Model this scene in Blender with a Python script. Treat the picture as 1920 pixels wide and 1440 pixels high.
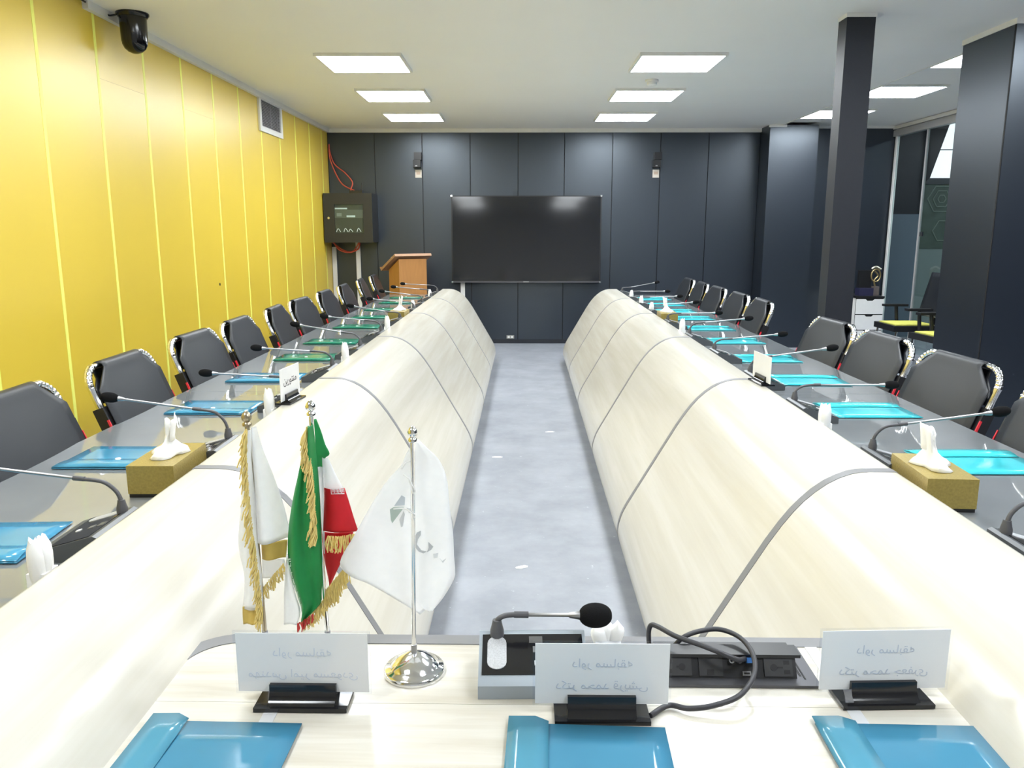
import bpy, bmesh, math, random
from mathutils import Vector, Matrix, Euler
random.seed(7)
D = bpy.data
SC = bpy.context.scene
COL = SC.collection
for o in list(D.objects):
    D.objects.remove(o)

# ---------------------------------------------------------------- camera
EYE = 1.46
cam = D.cameras.new('camera'); cam.sensor_width = 36.0; cam.lens = 27.94
cam.clip_start = 0.05; cam.clip_end = 100
camo = D.objects.new('camera', cam); COL.objects.link(camo)
camo.location = (0, 0, EYE)
camo.rotation_euler = (math.radians(90 - 11.013), 0, math.radians(0.377))
SC.camera = camo
# ---------------------------------------------------------------- world, exposure
w = D.worlds.new('world'); SC.world = w; w.use_nodes = True
w.node_tree.nodes['Background'].inputs[0].default_value = (0.75, 0.83, 1.0, 1)
w.node_tree.nodes['Background'].inputs[1].default_value = 0.25
SC.view_settings.view_transform = 'Standard'
SC.view_settings.look = 'None'
SC.view_settings.exposure = 0.88
SC.view_settings.gamma = 1.0
SC.view_settings.use_curve_mapping = False
LAMP_STRENGTH = 16.0
LAMP_COLOR = (0.915, 0.965, 1.0)
CEIL = 2.685
CEIL_R = 2.715
BACK = 10.29
LEFT = -2.37
LIP = 3.17
GLASS_X = 4.68

# ---------------------------------------------------------------- materials
MATS = {}
def mat(name, color, rough=0.5, metal=0.0, var=0.04, scale=20.0, spec=0.5, bump=0.0, bscale=200.0,
        coat=0.0, emit=None, stretch=None, sheen=0.0, trans=0.0, sss=None):
    if name in MATS:
        return MATS[name]
    m = D.materials.new(name); m.use_nodes = True
    nt = m.node_tree; b = nt.nodes['Principled BSDF']
    c = (*color, 1.0)
    b.inputs['Roughness'].default_value = rough
    b.inputs['Metallic'].default_value = metal
    b.inputs['Specular IOR Level'].default_value = spec
    b.inputs['Coat Weight'].default_value = coat
    b.inputs['Coat Roughness'].default_value = 0.36
    if trans: b.inputs['Transmission Weight'].default_value = trans
    tc = nt.nodes.new('ShaderNodeTexCoord'); mp = nt.nodes.new('ShaderNodeMapping')
    nt.links.new(tc.outputs['Object'], mp.inputs['Vector'])
    if stretch: mp.inputs['Scale'].default_value = stretch
    n = nt.nodes.new('ShaderNodeTexNoise'); n.inputs['Scale'].default_value = scale
    n.inputs['Detail'].default_value = 4
    nt.links.new(mp.outputs['Vector'], n.inputs['Vector'])
    mx = nt.nodes.new('ShaderNodeMix'); mx.data_type = 'RGBA'
    mx.inputs['A'].default_value = tuple(max(0, v * (1 - var)) for v in color) + (1,)
    mx.inputs['B'].default_value = tuple(min(1, v * (1 + var)) for v in color) + (1,)
    nt.links.new(n.outputs['Fac'], mx.inputs['Factor'])
    nt.links.new(mx.outputs['Result'], b.inputs['Base Color'])
    if bump:
        n2 = nt.nodes.new('ShaderNodeTexNoise'); n2.inputs['Scale'].default_value = bscale
        nt.links.new(tc.outputs['Object'], n2.inputs['Vector'])
        bp = nt.nodes.new('ShaderNodeBump'); bp.inputs['Strength'].default_value = bump
        bp.inputs['Distance'].default_value = 0.002
        nt.links.new(n2.outputs['Fac'], bp.inputs['Height'])
        nt.links.new(bp.outputs['Normal'], b.inputs['Normal'])
    if emit:
        b.inputs['Emission Color'].default_value = (*emit[0], 1)
        b.inputs['Emission Strength'].default_value = emit[1]
    MATS[name] = m
    return m

def wood_white():
    m = D.materials.new('pale_wood_laminate'); m.use_nodes = True
    nt = m.node_tree; b = nt.nodes['Principled BSDF']
    b.inputs['Roughness'].default_value = 0.20
    b.inputs['Specular IOR Level'].default_value = 0.35
    tc = nt.nodes.new('ShaderNodeTexCoord'); mp = nt.nodes.new('ShaderNodeMapping')
    mp.inputs['Scale'].default_value = (11, 0.45, 11)
    nt.links.new(tc.outputs['Object'], mp.inputs['Vector'])
    n = nt.nodes.new('ShaderNodeTexNoise'); n.inputs['Scale'].default_value = 1.6
    n.inputs['Detail'].default_value = 7; n.inputs['Roughness'].default_value = 0.6
    n.inputs['Distortion'].default_value = 0.12
    nt.links.new(mp.outputs['Vector'], n.inputs['Vector'])
    r = nt.nodes.new('ShaderNodeValToRGB')
    e = r.color_ramp.elements
    e[0].position = 0.28; e[0].color = (0.565, 0.53, 0.455, 1)
    e[1].position = 0.64; e[1].color = (0.645, 0.62, 0.56, 1)
    k = e.new(0.45); k.color = (0.60, 0.57, 0.495, 1)
    nt.links.new(n.outputs['Fac'], r.inputs['Fac'])
    nt.links.new(r.outputs['Color'], b.inputs['Base Color'])
    return m

def wood_head():
    m = D.materials.new('pale_wood_laminate_cross_grain'); m.use_nodes = True
    nt = m.node_tree; b = nt.nodes['Principled BSDF']
    b.inputs['Roughness'].default_value = 0.22
    tc = nt.nodes.new('ShaderNodeTexCoord'); mp = nt.nodes.new('ShaderNodeMapping')
    mp.inputs['Scale'].default_value = (1.0, 15, 15)
    nt.links.new(tc.outputs['Object'], mp.inputs['Vector'])
    n = nt.nodes.new('ShaderNodeTexNoise'); n.inputs['Scale'].default_value = 2.2
    n.inputs['Detail'].default_value = 7; n.inputs['Roughness'].default_value = 0.6
    n.inputs['Distortion'].default_value = 0.35
    nt.links.new(mp.outputs['Vector'], n.inputs['Vector'])
    r = nt.nodes.new('ShaderNodeValToRGB')
    e = r.color_ramp.elements
    e[0].position = 0.30; e[0].color = (0.53, 0.49, 0.41, 1)
    e[1].position = 0.60; e[1].color = (0.63, 0.605, 0.545, 1)
    nt.links.new(n.outputs['Fac'], r.inputs['Fac'])
    nt.links.new(r.outputs['Color'], b.inputs['Base Color'])
    return m

def floor_mat():
    m = D.materials.new('grey_vinyl_floor'); m.use_nodes = True
    nt = m.node_tree; b = nt.nodes['Principled BSDF']
    b.inputs['Roughness'].default_value = 0.5
    tc = nt.nodes.new('ShaderNodeTexCoord')
    n = nt.nodes.new('ShaderNodeTexNoise'); n.inputs['Scale'].default_value = 3.0
    n.inputs['Detail'].default_value = 8; n.inputs['Roughness'].default_value = 0.65
    nt.links.new(tc.outputs['Object'], n.inputs['Vector'])
    r = nt.nodes.new('ShaderNodeValToRGB'); e = r.color_ramp.elements
    e[0].position = 0.33; e[0].color = (0.235, 0.25, 0.283, 1)
    e[1].position = 0.68; e[1].color = (0.335, 0.352, 0.392, 1)
    nt.links.new(n.outputs['Fac'], r.inputs['Fac'])
    v = nt.nodes.new('ShaderNodeTexNoise'); v.inputs['Scale'].default_value = 26
    v.inputs['Detail'].default_value = 3; v.inputs['Roughness'].default_value = 0.7
    nt.links.new(tc.outputs['Object'], v.inputs['Vector'])
    r2 = nt.nodes.new('ShaderNodeValToRGB'); e = r2.color_ramp.elements
    e[0].position = 0.68; e[0].color = (0, 0, 0, 1); e[1].position = 0.75; e[1].color = (1, 1, 1, 1)
    nt.links.new(v.outputs['Fac'], r2.inputs['Fac'])
    mx = nt.nodes.new('ShaderNodeMix'); mx.data_type = 'RGBA'
    nt.links.new(r2.outputs['Color'], mx.inputs['Factor'])
    nt.links.new(r.outputs['Color'], mx.inputs['A'])
    mx.inputs['B'].default_value = (0.56, 0.58, 0.62, 1)
    nt.links.new(mx.outputs['Result'], b.inputs['Base Color'])
    return m

def glass_mat(name, tint=(0.86, 0.92, 0.92), refl=1.0):
    m = D.materials.new(name); m.use_nodes = True
    nt = m.node_tree
    nt.nodes.remove(nt.nodes['Principled BSDF'])
    out = nt.nodes['Material Output']
    t = nt.nodes.new('ShaderNodeBsdfTransparent'); t.inputs[0].default_value = (*tint, 1)
    g = nt.nodes.new('ShaderNodeBsdfGlossy'); g.inputs['Roughness'].default_value = 0.02
    f = nt.nodes.new('ShaderNodeFresnel'); f.inputs[0].default_value = 1.45
    s = nt.nodes.new('ShaderNodeMixShader')
    ge = nt.nodes.new('ShaderNodeNewGeometry'); ml = nt.nodes.new('ShaderNodeMath'); ml.operation = 'MULTIPLY'
    iv = nt.nodes.new('ShaderNodeMath'); iv.operation = 'SUBTRACT'; iv.inputs[0].default_value = 1.0
    nt.links.new(ge.outputs['Backfacing'], iv.inputs[1])
    nt.links.new(f.outputs[0], ml.inputs[0]); nt.links.new(iv.outputs[0], ml.inputs[1])
    nt.links.new(ml.outputs[0], s.inputs[0]); nt.links.new(t.outputs[0], s.inputs[1]); nt.links.new(g.outputs[0], s.inputs[2])
    nt.links.new(s.outputs[0], out.inputs['Surface'])
    return m

def film_mat(name, color, alpha, rough=0.12):
    """coloured translucent plastic film: part transparent, part glossy plastic"""
    m = D.materials.new(name); m.use_nodes = True
    nt = m.node_tree; b = nt.nodes['Principled BSDF']
    b.inputs['Base Color'].default_value = (*color, 1); b.inputs['Roughness'].default_value = rough
    n = nt.nodes.new('ShaderNodeTexNoise'); n.inputs['Scale'].default_value = 9
    tc = nt.nodes.new('ShaderNodeTexCoord'); nt.links.new(tc.outputs['Object'], n.inputs['Vector'])
    mx = nt.nodes.new('ShaderNodeMix'); mx.data_type = 'RGBA'
    mx.inputs['A'].default_value = tuple(v * 0.86 for v in color) + (1,)
    mx.inputs['B'].default_value = tuple(min(1, v * 1.12) for v in color) + (1,)
    nt.links.new(n.outputs['Fac'], mx.inputs['Factor']); nt.links.new(mx.outputs['Result'], b.inputs['Base Color'])
    bp = nt.nodes.new('ShaderNodeBump'); bp.inputs['Strength'].default_value = 0.25; bp.inputs['Distance'].default_value = 0.004
    nt.links.new(n.outputs['Fac'], bp.inputs['Height']); nt.links.new(bp.outputs['Normal'], b.inputs['Normal'])
    b.inputs['Alpha'].default_value = alpha
    return m

def cloth_mat(name, color, transl=0.35, rough=0.8):
    m = D.materials.new(name); m.use_nodes = True
    nt = m.node_tree; b = nt.nodes['Principled BSDF']; out = nt.nodes['Material Output']
    b.inputs['Base Color'].default_value = (*color, 1); b.inputs['Roughness'].default_value = rough
    tc = nt.nodes.new('ShaderNodeTexCoord')
    wv = nt.nodes.new('ShaderNodeTexNoise'); wv.inputs['Scale'].default_value = 60
    nt.links.new(tc.outputs['Object'], wv.inputs['Vector'])
    mx = nt.nodes.new('ShaderNodeMix'); mx.data_type = 'RGBA'
    mx.inputs['A'].default_value = tuple(v * 0.88 for v in color) + (1,)
    mx.inputs['B'].default_value = tuple(min(1, v * 1.1) for v in color) + (1,)
    nt.links.new(wv.outputs['Fac'], mx.inputs['Factor']); nt.links.new(mx.outputs['Result'], b.inputs['Base Color'])
    t = nt.nodes.new('ShaderNodeBsdfTranslucent'); t.inputs[0].default_value = (*color, 1)
    s = nt.nodes.new('ShaderNodeMixShader'); s.inputs[0].default_value = transl
    nt.links.new(b.outputs[0], s.inputs[1]); nt.links.new(t.outputs[0], s.inputs[2])
    nt.links.new(s.outputs[0], out.inputs['Surface'])
    return m

M_CARD = cloth_mat('white_card', (0.93, 0.95, 1.0), 0.55, 0.5)
M_COVER = wood_white(); M_HEAD = wood_head(); M_FLOOR = floor_mat()
M_GLASS = glass_mat('clear_glass'); M_ACRYL = glass_mat('clear_acrylic', (0.96, 0.97, 0.99))
M_STRIP = mat('grey_aluminium_strip', (0.20, 0.20, 0.21), 0.55, 0.0)
M_DARKTOP = mat('dark_grey_glass_top', (0.190, 0.202, 0.212), 0.035, var=0.10, scale=6, coat=0.0, spec=0.9)
M_YELLOW = mat('yellow_lacquered_panel', (0.78, 0.565, 0.050), 0.38, var=0.07, scale=1.2, spec=1.0, coat=0.4)
M_LIME = mat('lime_yellow_strip', (0.95, 0.96, 0.20), 0.45)
M_BLACKP = mat('black_laminate_panel', (0.007, 0.010, 0.018), 0.37, var=0.12, scale=60, spec=1.0, coat=0.3, bump=0.08, bscale=260)
MATS['black_laminate_panel'].node_tree.nodes['Principled BSDF'].inputs['Specular Tint'].default_value = (0.80, 0.90, 1.0, 1)
MATS['black_laminate_panel'].node_tree.nodes['Principled BSDF'].inputs['Coat Tint'].default_value = (0.90, 0.95, 1.0, 1)
M_BLACKW = mat('black_painted_wall', (0.012, 0.014, 0.021), 0.5, var=0.15, scale=30, bump=0.15, bscale=120)
M_BLACKG = mat('black_joint', (0.008, 0.008, 0.010), 0.6)
M_CEIL = mat('off_white_ceiling_paint', (0.86, 0.86, 0.86), 0.9, var=0.02, scale=2)
M_WHITE = mat('white_paint', (0.80, 0.80, 0.80), 0.5)
M_PAPER = mat('white_tissue_paper', (0.92, 0.92, 0.92), 0.85, var=0.02)
M_CARD = None
M_INK = mat('black_ink', (0.03, 0.03, 0.04), 0.6)
M_GHOST = mat('show_through_print', (0.54, 0.57, 0.64), 0.4)
M_GHOST2 = mat('faint_show_through_print', (0.62, 0.65, 0.72), 0.4)
M_LEATHER = mat('charcoal_leatherette', (0.008, 0.010, 0.015), 0.43, var=0.12, scale=40, spec=0.6, bump=0.12, bscale=500)
M_BLACK = mat('black_plastic', (0.012, 0.012, 0.014), 0.35)
M_GLOSSBLK = mat('glossy_black_plastic', (0.010, 0.010, 0.012), 0.12)
M_FOAM = mat('black_foam', (0.010, 0.010, 0.011), 0.95, bump=0.6, bscale=900, spec=0.1)
M_CHROME = mat('chrome', (0.86, 0.86, 0.87), 0.10, 1.0, var=0.01)
M_SILVER = mat('satin_silver_metal', (0.36, 0.36, 0.37), 0.38, 1.0)
M_GREYMET = mat('grey_painted_metal', (0.20, 0.21, 0.23), 0.38, 0.3)
M_NECK = mat('dark_grey_gooseneck', (0.10, 0.10, 0.11), 0.45, 0.2)
M_CONS = mat('blue_grey_console_shell', (0.30, 0.34, 0.38), 0.35)
M_RED = mat('red_plastic', (0.75, 0.03, 0.05), 0.4)
M_GOLD = mat('gold_embossed_card', (0.40, 0.305, 0.085), 0.32, 0.35, var=0.3, scale=160, bump=0.5, bscale=260)
M_GOLDF = mat('gold_fringe', (0.76, 0.60, 0.22), 0.55, 0.1, var=0.25, scale=120)
M_WOODO = mat('honey_wood_veneer', (0.44, 0.205, 0.062), 0.4, var=0.16, scale=6, stretch=(8, 8, 1))
M_WOODT = mat('light_walnut_edge', (0.42, 0.25, 0.16), 0.4, var=0.1)
M_SCREEN = mat('tv_screen_glass', (0.010, 0.011, 0.014), 0.085, var=0.05, spec=0.6)
M_REDC = mat('red_orange_cable', (0.62, 0.10, 0.06), 0.5)
M_YSEAT = mat('lime_yellow_fabric', (0.66, 0.66, 0.13), 0.8)
M_NAVY = mat('navy_box', (0.02, 0.02, 0.06), 0.5)
M_BLUEUSB = mat('blue_plug', (0.06, 0.20, 0.55), 0.4)
M_LED = mat('lamp_diffuser', (0.9, 0.9, 0.9), 0.6, emit=(LAMP_COLOR, LAMP_STRENGTH))
F_BLUE = film_mat('blue_plastic_film', (0.055, 0.28, 0.47), 0.96)
F_GREEN = film_mat('green_plastic_film', (0.030, 0.25, 0.165), 0.96)
F_TURQ = film_mat('turquoise_plastic_film', (0.055, 0.53, 0.61), 0.96)
F_HEAD = film_mat('deep_blue_plastic_film', (0.060, 0.24, 0.38), 0.96)
F_HEADF = film_mat('deep_blue_plastic_flap', (0.08, 0.29, 0.42), 0.9)

# ---------------------------------------------------------------- mesh helpers
class MB:
    def __init__(self):
        self.bm = bmesh.new()
    def box(self, x0, x1, y0, y1, z0, z1, M=None):
        vs = [self.bm.verts.new(v) for v in
              [(x0, y0, z0), (x1, y0, z0), (x1, y1, z0), (x0, y1, z0), (x0, y0, z1), (x1, y0, z1), (x1, y1, z1), (x0, y1, z1)]]
        for f in ((0, 3, 2, 1), (4, 5, 6, 7), (0, 1, 5, 4), (1, 2, 6, 5), (2, 3, 7, 6), (3, 0, 4, 7)):
            self.bm.faces.new([vs[i] for i in f])
        if M is not None:
            bmesh.ops.transform(self.bm, matrix=M, verts=vs)
        return self
    def prism(self, poly, axis, a0, a1, M=None):
        """poly: list of 2-D points, extruded along axis 'x','y' or 'z'"""
        def P(p, a):
            return {'x': (a, p[0], p[1]), 'y': (p[0], a, p[1]), 'z': (p[0], p[1], a)}[axis]
        A = [self.bm.verts.new(P(p, a0)) for p in poly]
        B = [self.bm.verts.new(P(p, a1)) for p in poly]
        n = len(poly)
        self.bm.faces.new(A); self.bm.faces.new(B[::-1])
        for i in range(n):
            j = (i + 1) % n
            self.bm.faces.new((A[j], A[i], B[i], B[j]))
        if M is not None:
            bmesh.ops.transform(self.bm, matrix=M, verts=A + B)
        return self
    def strip(self, prof, axis, a0, a1, thick):
        """open profile given thickness, extruded"""
        n = len(prof); inner = []
        for i in range(n):
            a = Vector(prof[max(0, i - 1)]); b = Vector(prof[min(n - 1, i + 1)])
            t = (b - a).normalized(); nn = Vector((t.y, -t.x))
            inner.append(tuple(Vector(prof[i]) + nn * thick))
        self.prism(list(prof) + inner[::-1], axis, a0, a1)
        return self
    def tube(self, path, r, seg=8, cap=True):
        pts = [Vector(p) for p in path]; n = len(pts)
        rr = r if isinstance(r, (list, tuple)) else [r] * n
        up = None; rings = []
        for i in range(n):
            t = (pts[min(n - 1, i + 1)] - pts[max(0, i - 1)])
            if t.length < 1e-9: t = Vector((0, 0, 1))
            t.normalize()
            if up is None:
                up = Vector((0, 0, 1)) if abs(t.z) < 0.9 else Vector((1, 0, 0))
            s = t.cross(up)
            if s.length < 1e-6: s = t.cross(Vector((0, 1, 0)))
            s.normalize(); up = s.cross(t).normalized()
            rings.append([self.bm.verts.new(pts[i] + (s * math.cos(2 * math.pi * k / seg) + up * math.sin(2 * math.pi * k / seg)) * rr[i]) for k in range(seg)])
        for i in range(n - 1):
            for k in range(seg):
                l = (k + 1) % seg
                self.bm.faces.new((rings[i][k], rings[i][l], rings[i + 1][l], rings[i + 1][k]))
        if cap:
            self.bm.faces.new(rings[0][::-1]); self.bm.faces.new(rings[-1])
        return self
    def lathe(self, prof, seg=24, M=None, origin=(0, 0, 0)):
        """prof: (radius, z)"""
        ox, oy, oz = origin; rings = []; allv = []
        for r, z in prof:
            if r < 1e-6:
                v = self.bm.verts.new((ox, oy, oz + z)); rings.append([v]); allv.append(v)
            else:
                q = [self.bm.verts.new((ox + r * math.cos(2 * math.pi * k / seg), oy + r * math.sin(2 * math.pi * k / seg), oz + z)) for k in range(seg)]
                rings.append(q); allv += q
        for a, b in zip(rings[:-1], rings[1:]):
            for k in range(seg):
                l = (k + 1) % seg
                if len(a) == 1 and len(b) == 1: continue
                if len(a) == 1: self.bm.faces.new((a[0], b[k], b[l]))
                elif len(b) == 1: self.bm.faces.new((a[k], b[0], a[l]))
                else: self.bm.faces.new((a[k], b[k], b[l], a[l]))
        if M is not None:
            bmesh.ops.transform(self.bm, matrix=M, verts=allv)
        return self
    def grid(self, P):
        V = [[self.bm.verts.new(p) for p in row] for row in P]
        for i in range(len(V) - 1):
            for j in range(len(V[0]) - 1):
                self.bm.faces.new((V[i][j], V[i][j + 1], V[i + 1][j + 1], V[i + 1][j]))
        return self
    def poly(self, pts):
        self.bm.faces.new([self.bm.verts.new(p) for p in pts]); return self
    def mesh(self, name, material, smooth=None, bevel=0.0, seg=2):
        if bevel:
            es = [e for e in self.bm.edges if len(e.link_faces) == 2 and e.calc_face_angle(0) > 0.6]
            bmesh.ops.bevel(self.bm, geom=es, offset=bevel, segments=seg, profile=0.5, affect='EDGES', clamp_overlap=True)
        bmesh.ops.recalc_face_normals(self.bm, faces=self.bm.faces[:])
        me = D.meshes.new(name); self.bm.to_mesh(me); self.bm.free()
        me.materials.append(material)
        if smooth is not None:
            me.polygons.foreach_set('use_smooth', [True] * len(me.polygons))
            me.set_sharp_from_angle(angle=math.radians(smooth))
        return me
    def build(self, name, material, parent=None, smooth=None, bevel=0.0, seg=2, solid=0.0):
        me = self.mesh(name, material, smooth, bevel, seg)
        o = D.objects.new(name, me); COL.objects.link(o)
        if parent is not None: o.parent = parent
        if solid:
            md = o.modifiers.new('thickness', 'SOLIDIFY'); md.thickness = solid; md.offset = 0
        return o

def tag(o, label, cat, group=None):
    o['label'] = label; o['category'] = cat
    if group: o['group'] = group
    return o
def thing(name, label, cat, loc=(0, 0, 0), rz=0.0, group=None):
    o = D.objects.new(name, None); COL.objects.link(o)
    o.empty_display_size = 0.05
    o.location = loc; o.rotation_euler = (0, 0, rz)
    return tag(o, label, cat, group)
def struct(o, label=None):
    o['kind'] = 'structure'
    if label: o['label'] = label
    return o
def sempty(name, label=None):
    o = D.objects.new(name, None); COL.objects.link(o)
    return struct(o, label)
def piece(name, me, parent, loc=(0, 0, 0), rot=(0, 0, 0), scale=None):
    o = D.objects.new(name, me); COL.objects.link(o)
    o.location = loc; o.rotation_euler = rot
    if scale: o.scale = scale
    if parent is not None: o.parent = parent
    return o
def arc(cx, cy, r, a0, a1, n):
    return [(cx + r * math.cos(math.radians(a0 + (a1 - a0) * i / n)), cy + r * math.sin(math.radians(a0 + (a1 - a0) * i / n))) for i in range(n + 1)]
def lerp(a, b, t): return a + (b - a) * t
def bez(p, n=12):
    """Catmull-Rom through 3-D points"""
    P = [Vector(q) for q in p]; out = []
    for i in range(len(P) - 1):
        p0 = P[max(0, i - 1)]; p1 = P[i]; p2 = P[i + 1]; p3 = P[min(len(P) - 1, i + 2)]
        for k in range(n):
            t = k / n
            out.append(0.5 * ((2 * p1) + (-p0 + p2) * t + (2 * p0 - 5 * p1 + 4 * p2 - p3) * t * t + (-p0 + 3 * p1 - 3 * p2 + p3) * t ** 3))
    out.append(P[-1]); return out
# ================================================================= SETTING
struct(MB().box(LEFT - 0.2, 9.6, -2.4, 11.1, -0.1, 0.0).build('floor', M_FLOOR), 'grey mottled vinyl floor')
struct(MB().box(LEFT - 0.2, LIP, -2.2, BACK + 0.2, CEIL, CEIL + 0.16).build('ceiling', M_CEIL), 'plain off white ceiling over the tables')
struct(MB().box(LIP, GLASS_X + 0.06, -2.2, BACK + 0.2, CEIL_R, CEIL_R + 0.10).build('ceiling', M_CEIL), 'slightly higher off white ceiling over the right side')
# --- left wall: yellow panels with lime strips between them
wl = sempty('wall_left', 'yellow panelled wall with thin lime strips')
MB().box(LEFT - 0.2, LEFT - 0.014, -2.2, BACK + 0.2, 0, CEIL).build('backing', M_YELLOW, wl)
seams = [4.14 + 0.5835 * k for k in range(-10, 11)]
strip_me = MB().box(LEFT - 0.014, LEFT + 0.002, -0.013, 0.013, 0.0, CEIL).mesh('strip', M_LIME)
for y in seams:
    piece('strip', strip_me, wl, (0, y, 0))
edges = [-2.2] + seams + [BACK]
for a, b in zip(edges[:-1], edges[1:]):
    y0, y1 = a + 0.0135, b - 0.0135
    if b - a < 0.1: continue
    if 4.6 < a < 4.8 or 5.8 < a < 6.0:
        zs = [(0, 2.30), (2.3008, CEIL)]
    else:
        zs = [(0, CEIL)]
    for z0, z1 in zs:
        MB().box(LEFT - 0.014, LEFT + 0.001, y0, y1, z0, z1).build('panel', M_YELLOW, wl, bevel=0.0015, seg=1)
# screw hole in the yellow panel
MB().lathe([(0, 0), (0.011, 0), (0.012, 0.002), (0, 0.002)], 12, Matrix.Translation((LEFT + 0.001, 6.35, 1.03)) @ Matrix.Rotation(math.pi / 2, 4, 'Y')).build('screw_hole', M_BLACKG, wl)
# --- back wall: black panels
wb = sempty('wall_back', 'black panelled end wall')
MB().box(LEFT - 0.2, GLASS_X + 0.06, BACK + 0.012, BACK + 0.2, 0, CEIL_R).build('backing', M_BLACKG, wb).data.name = 'backing'
bs = [LEFT, -1.785, -1.190, -0.590, 0.008, 0.588, 1.187, 1.785, 2.382, 3.02, 3.66, 4.25, 4.68]
for a, b in zip(bs[:-1], bs[1:]):
    MB().box(a + 0.005, b - 0.005, BACK, BACK + 0.014, 0.0, CEIL if b < 3.1 else CEIL_R).build('panel', M_BLACKP, wb, bevel=0.002, seg=1)
MB().box(LEFT, 3.02, BACK - 0.012, BACK, 0.0, 0.05).build('skirting', M_BLACKW, wb, bevel=0.002)
# --- wall behind the camera, right hand wall
struct(MB().box(LEFT - 0.2, GLASS_X + 0.15, -2.4, -2.2, 0, CEIL_R).build('wall_front', mat('grey_wall_paint', (0.74, 0.74, 0.75), 0.7)), 'grey wall behind the camera')
struct(MB().box(GLASS_X, GLASS_X + 0.15, -2.2, 5.3, 0, CEIL_R).build('wall_right', M_BLACKW), 'black wall on the right')
# --- pilaster on the back wall and the two pillars
o = MB().box(3.02, 3.60, 9.92, BACK, 0, CEIL).build('wall_pilaster', M_BLACKP, None, bevel=0.004)
struct(o, 'black clad pilaster projecting from the end wall')
p = thing('pillar', 'slim square black pillar standing behind the right hand chairs', 'pillar', (1.985, 4.98, 0))
MB().box(-0.083, 0.083, -0.062, 0.062, 0, CEIL - 0.02).build('shaft', M_BLACKW, p, bevel=0.004)
MB().box(-0.087, 0.087, -0.066, 0.066, CEIL - 0.022, CEIL - 0.001).build('collar', M_WHITE, p)
p = thing('pillar', 'broad black clad pillar at the right edge of the picture', 'pillar', (3.5, 5.32, 0))
MB().box(-0.55, 0.55, -0.29, 0.29, 0, CEIL_R - 0.0625).build('shaft', M_BLACKP, p, bevel=0.004)
MB().box(-0.556, 0.556, -0.296, 0.296, CEIL_R - 0.062, CEIL_R - 0.001).build('collar', M_WHITE, p)
MB().box(-0.553, -0.5505, -0.288, -0.275, 0, CEIL_R - 0.063).build('corner_strip', M_BLACKG, p)
# --- white ceiling trims
def trim(x0, x1, y0, y1, z0, z1, lab):
    struct(MB().box(x0, x1, y0, y1, z0, z1).build('trim_1', M_WHITE, bevel=0.003), lab)
trim(LEFT, LEFT + 0.034, 5.9 + 0.003, 6.49, CEIL - 0.045, CEIL, 'white cove strip piece above the yellow wall')
trim(LEFT, LEFT + 0.034, 4.62, 5.9 - 0.003, CEIL - 0.045, CEIL, 'white cove strip piece by the dome camera')
trim(LEFT, LEFT + 0.034, 6.493, BACK - 0.025, CEIL - 0.045, CEIL, 'white cove strip piece running to the corner')
trim(LEFT, 3.02, BACK - 0.034, BACK, CEIL - 0.045, CEIL, 'white cove strip along the end wall')
trim(3.0, 3.21, 9.895, 9.92, CEIL - 0.028, CEIL, 'white cove strip on the pilaster')
trim(3.60, GLASS_X, BACK - 0.024, BACK, CEIL_R - 0.03, CEIL_R, 'white cove strip right of the pilaster')
trim(LIP - 0.012, LIP + 0.004, 2.0, 9.90, CEIL - 0.006, CEIL_R, 'pale edge bead along the ceiling step')
# --- glazed partition on the right
win = sempty('window_1', 'glazed partition in grey frames on the right')
MF = mat('grey_window_frame', (0.42, 0.42, 0.43), 0.4, 0.2)
MB().box(GLASS_X - 0.02, GLASS_X + 0.05, 5.3, BACK, CEIL_R - 0.13, CEIL_R - 0.055).build('head_rail', MF, win, bevel=0.003)
MB().box(GLASS_X - 0.03, GLASS_X + 0.05, 5.3, BACK, CEIL_R - 0.045, CEIL_R - 0.005).build('cover_strip', M_WHITE, win, bevel=0.003)
MB().box(GLASS_X - 0.005, GLASS_X + 0.03, BACK - 0.075, BACK - 0.035, 0.0, CEIL_R - 0.13).build('post', M_WHITE, win, bevel=0.003)
for y in (9.48, 8.5, 7.5, 6.5, 5.35):
    MB().box(GLASS_X - 0.002, GLASS_X + 0.022, y - 0.012, y + 0.012, 0.0, CEIL_R - 0.13).build('mullion', MF, win, bevel=0.003)
ys = [BACK - 0.075, 9.502, 8.522, 7.522, 6.522, 5.372]; ye = [9.492, 8.512, 7.512, 6.512, 5.362]
for a, b in zip([BACK - 0.075, 9.468, 8.488, 7.488, 6.488], ye):
    MB().box(GLASS_X + 0.008, GLASS_X + 0.016, b, a, 0.02, CEIL_R - 0.131).build('pane', M_GLASS, win)
MB().box(GLASS_X + 0.004, GLASS_X + 0.022, 9.40, 9.46, 1.38, 1.43).build('clamp', M_CHROME, win, bevel=0.004)
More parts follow.
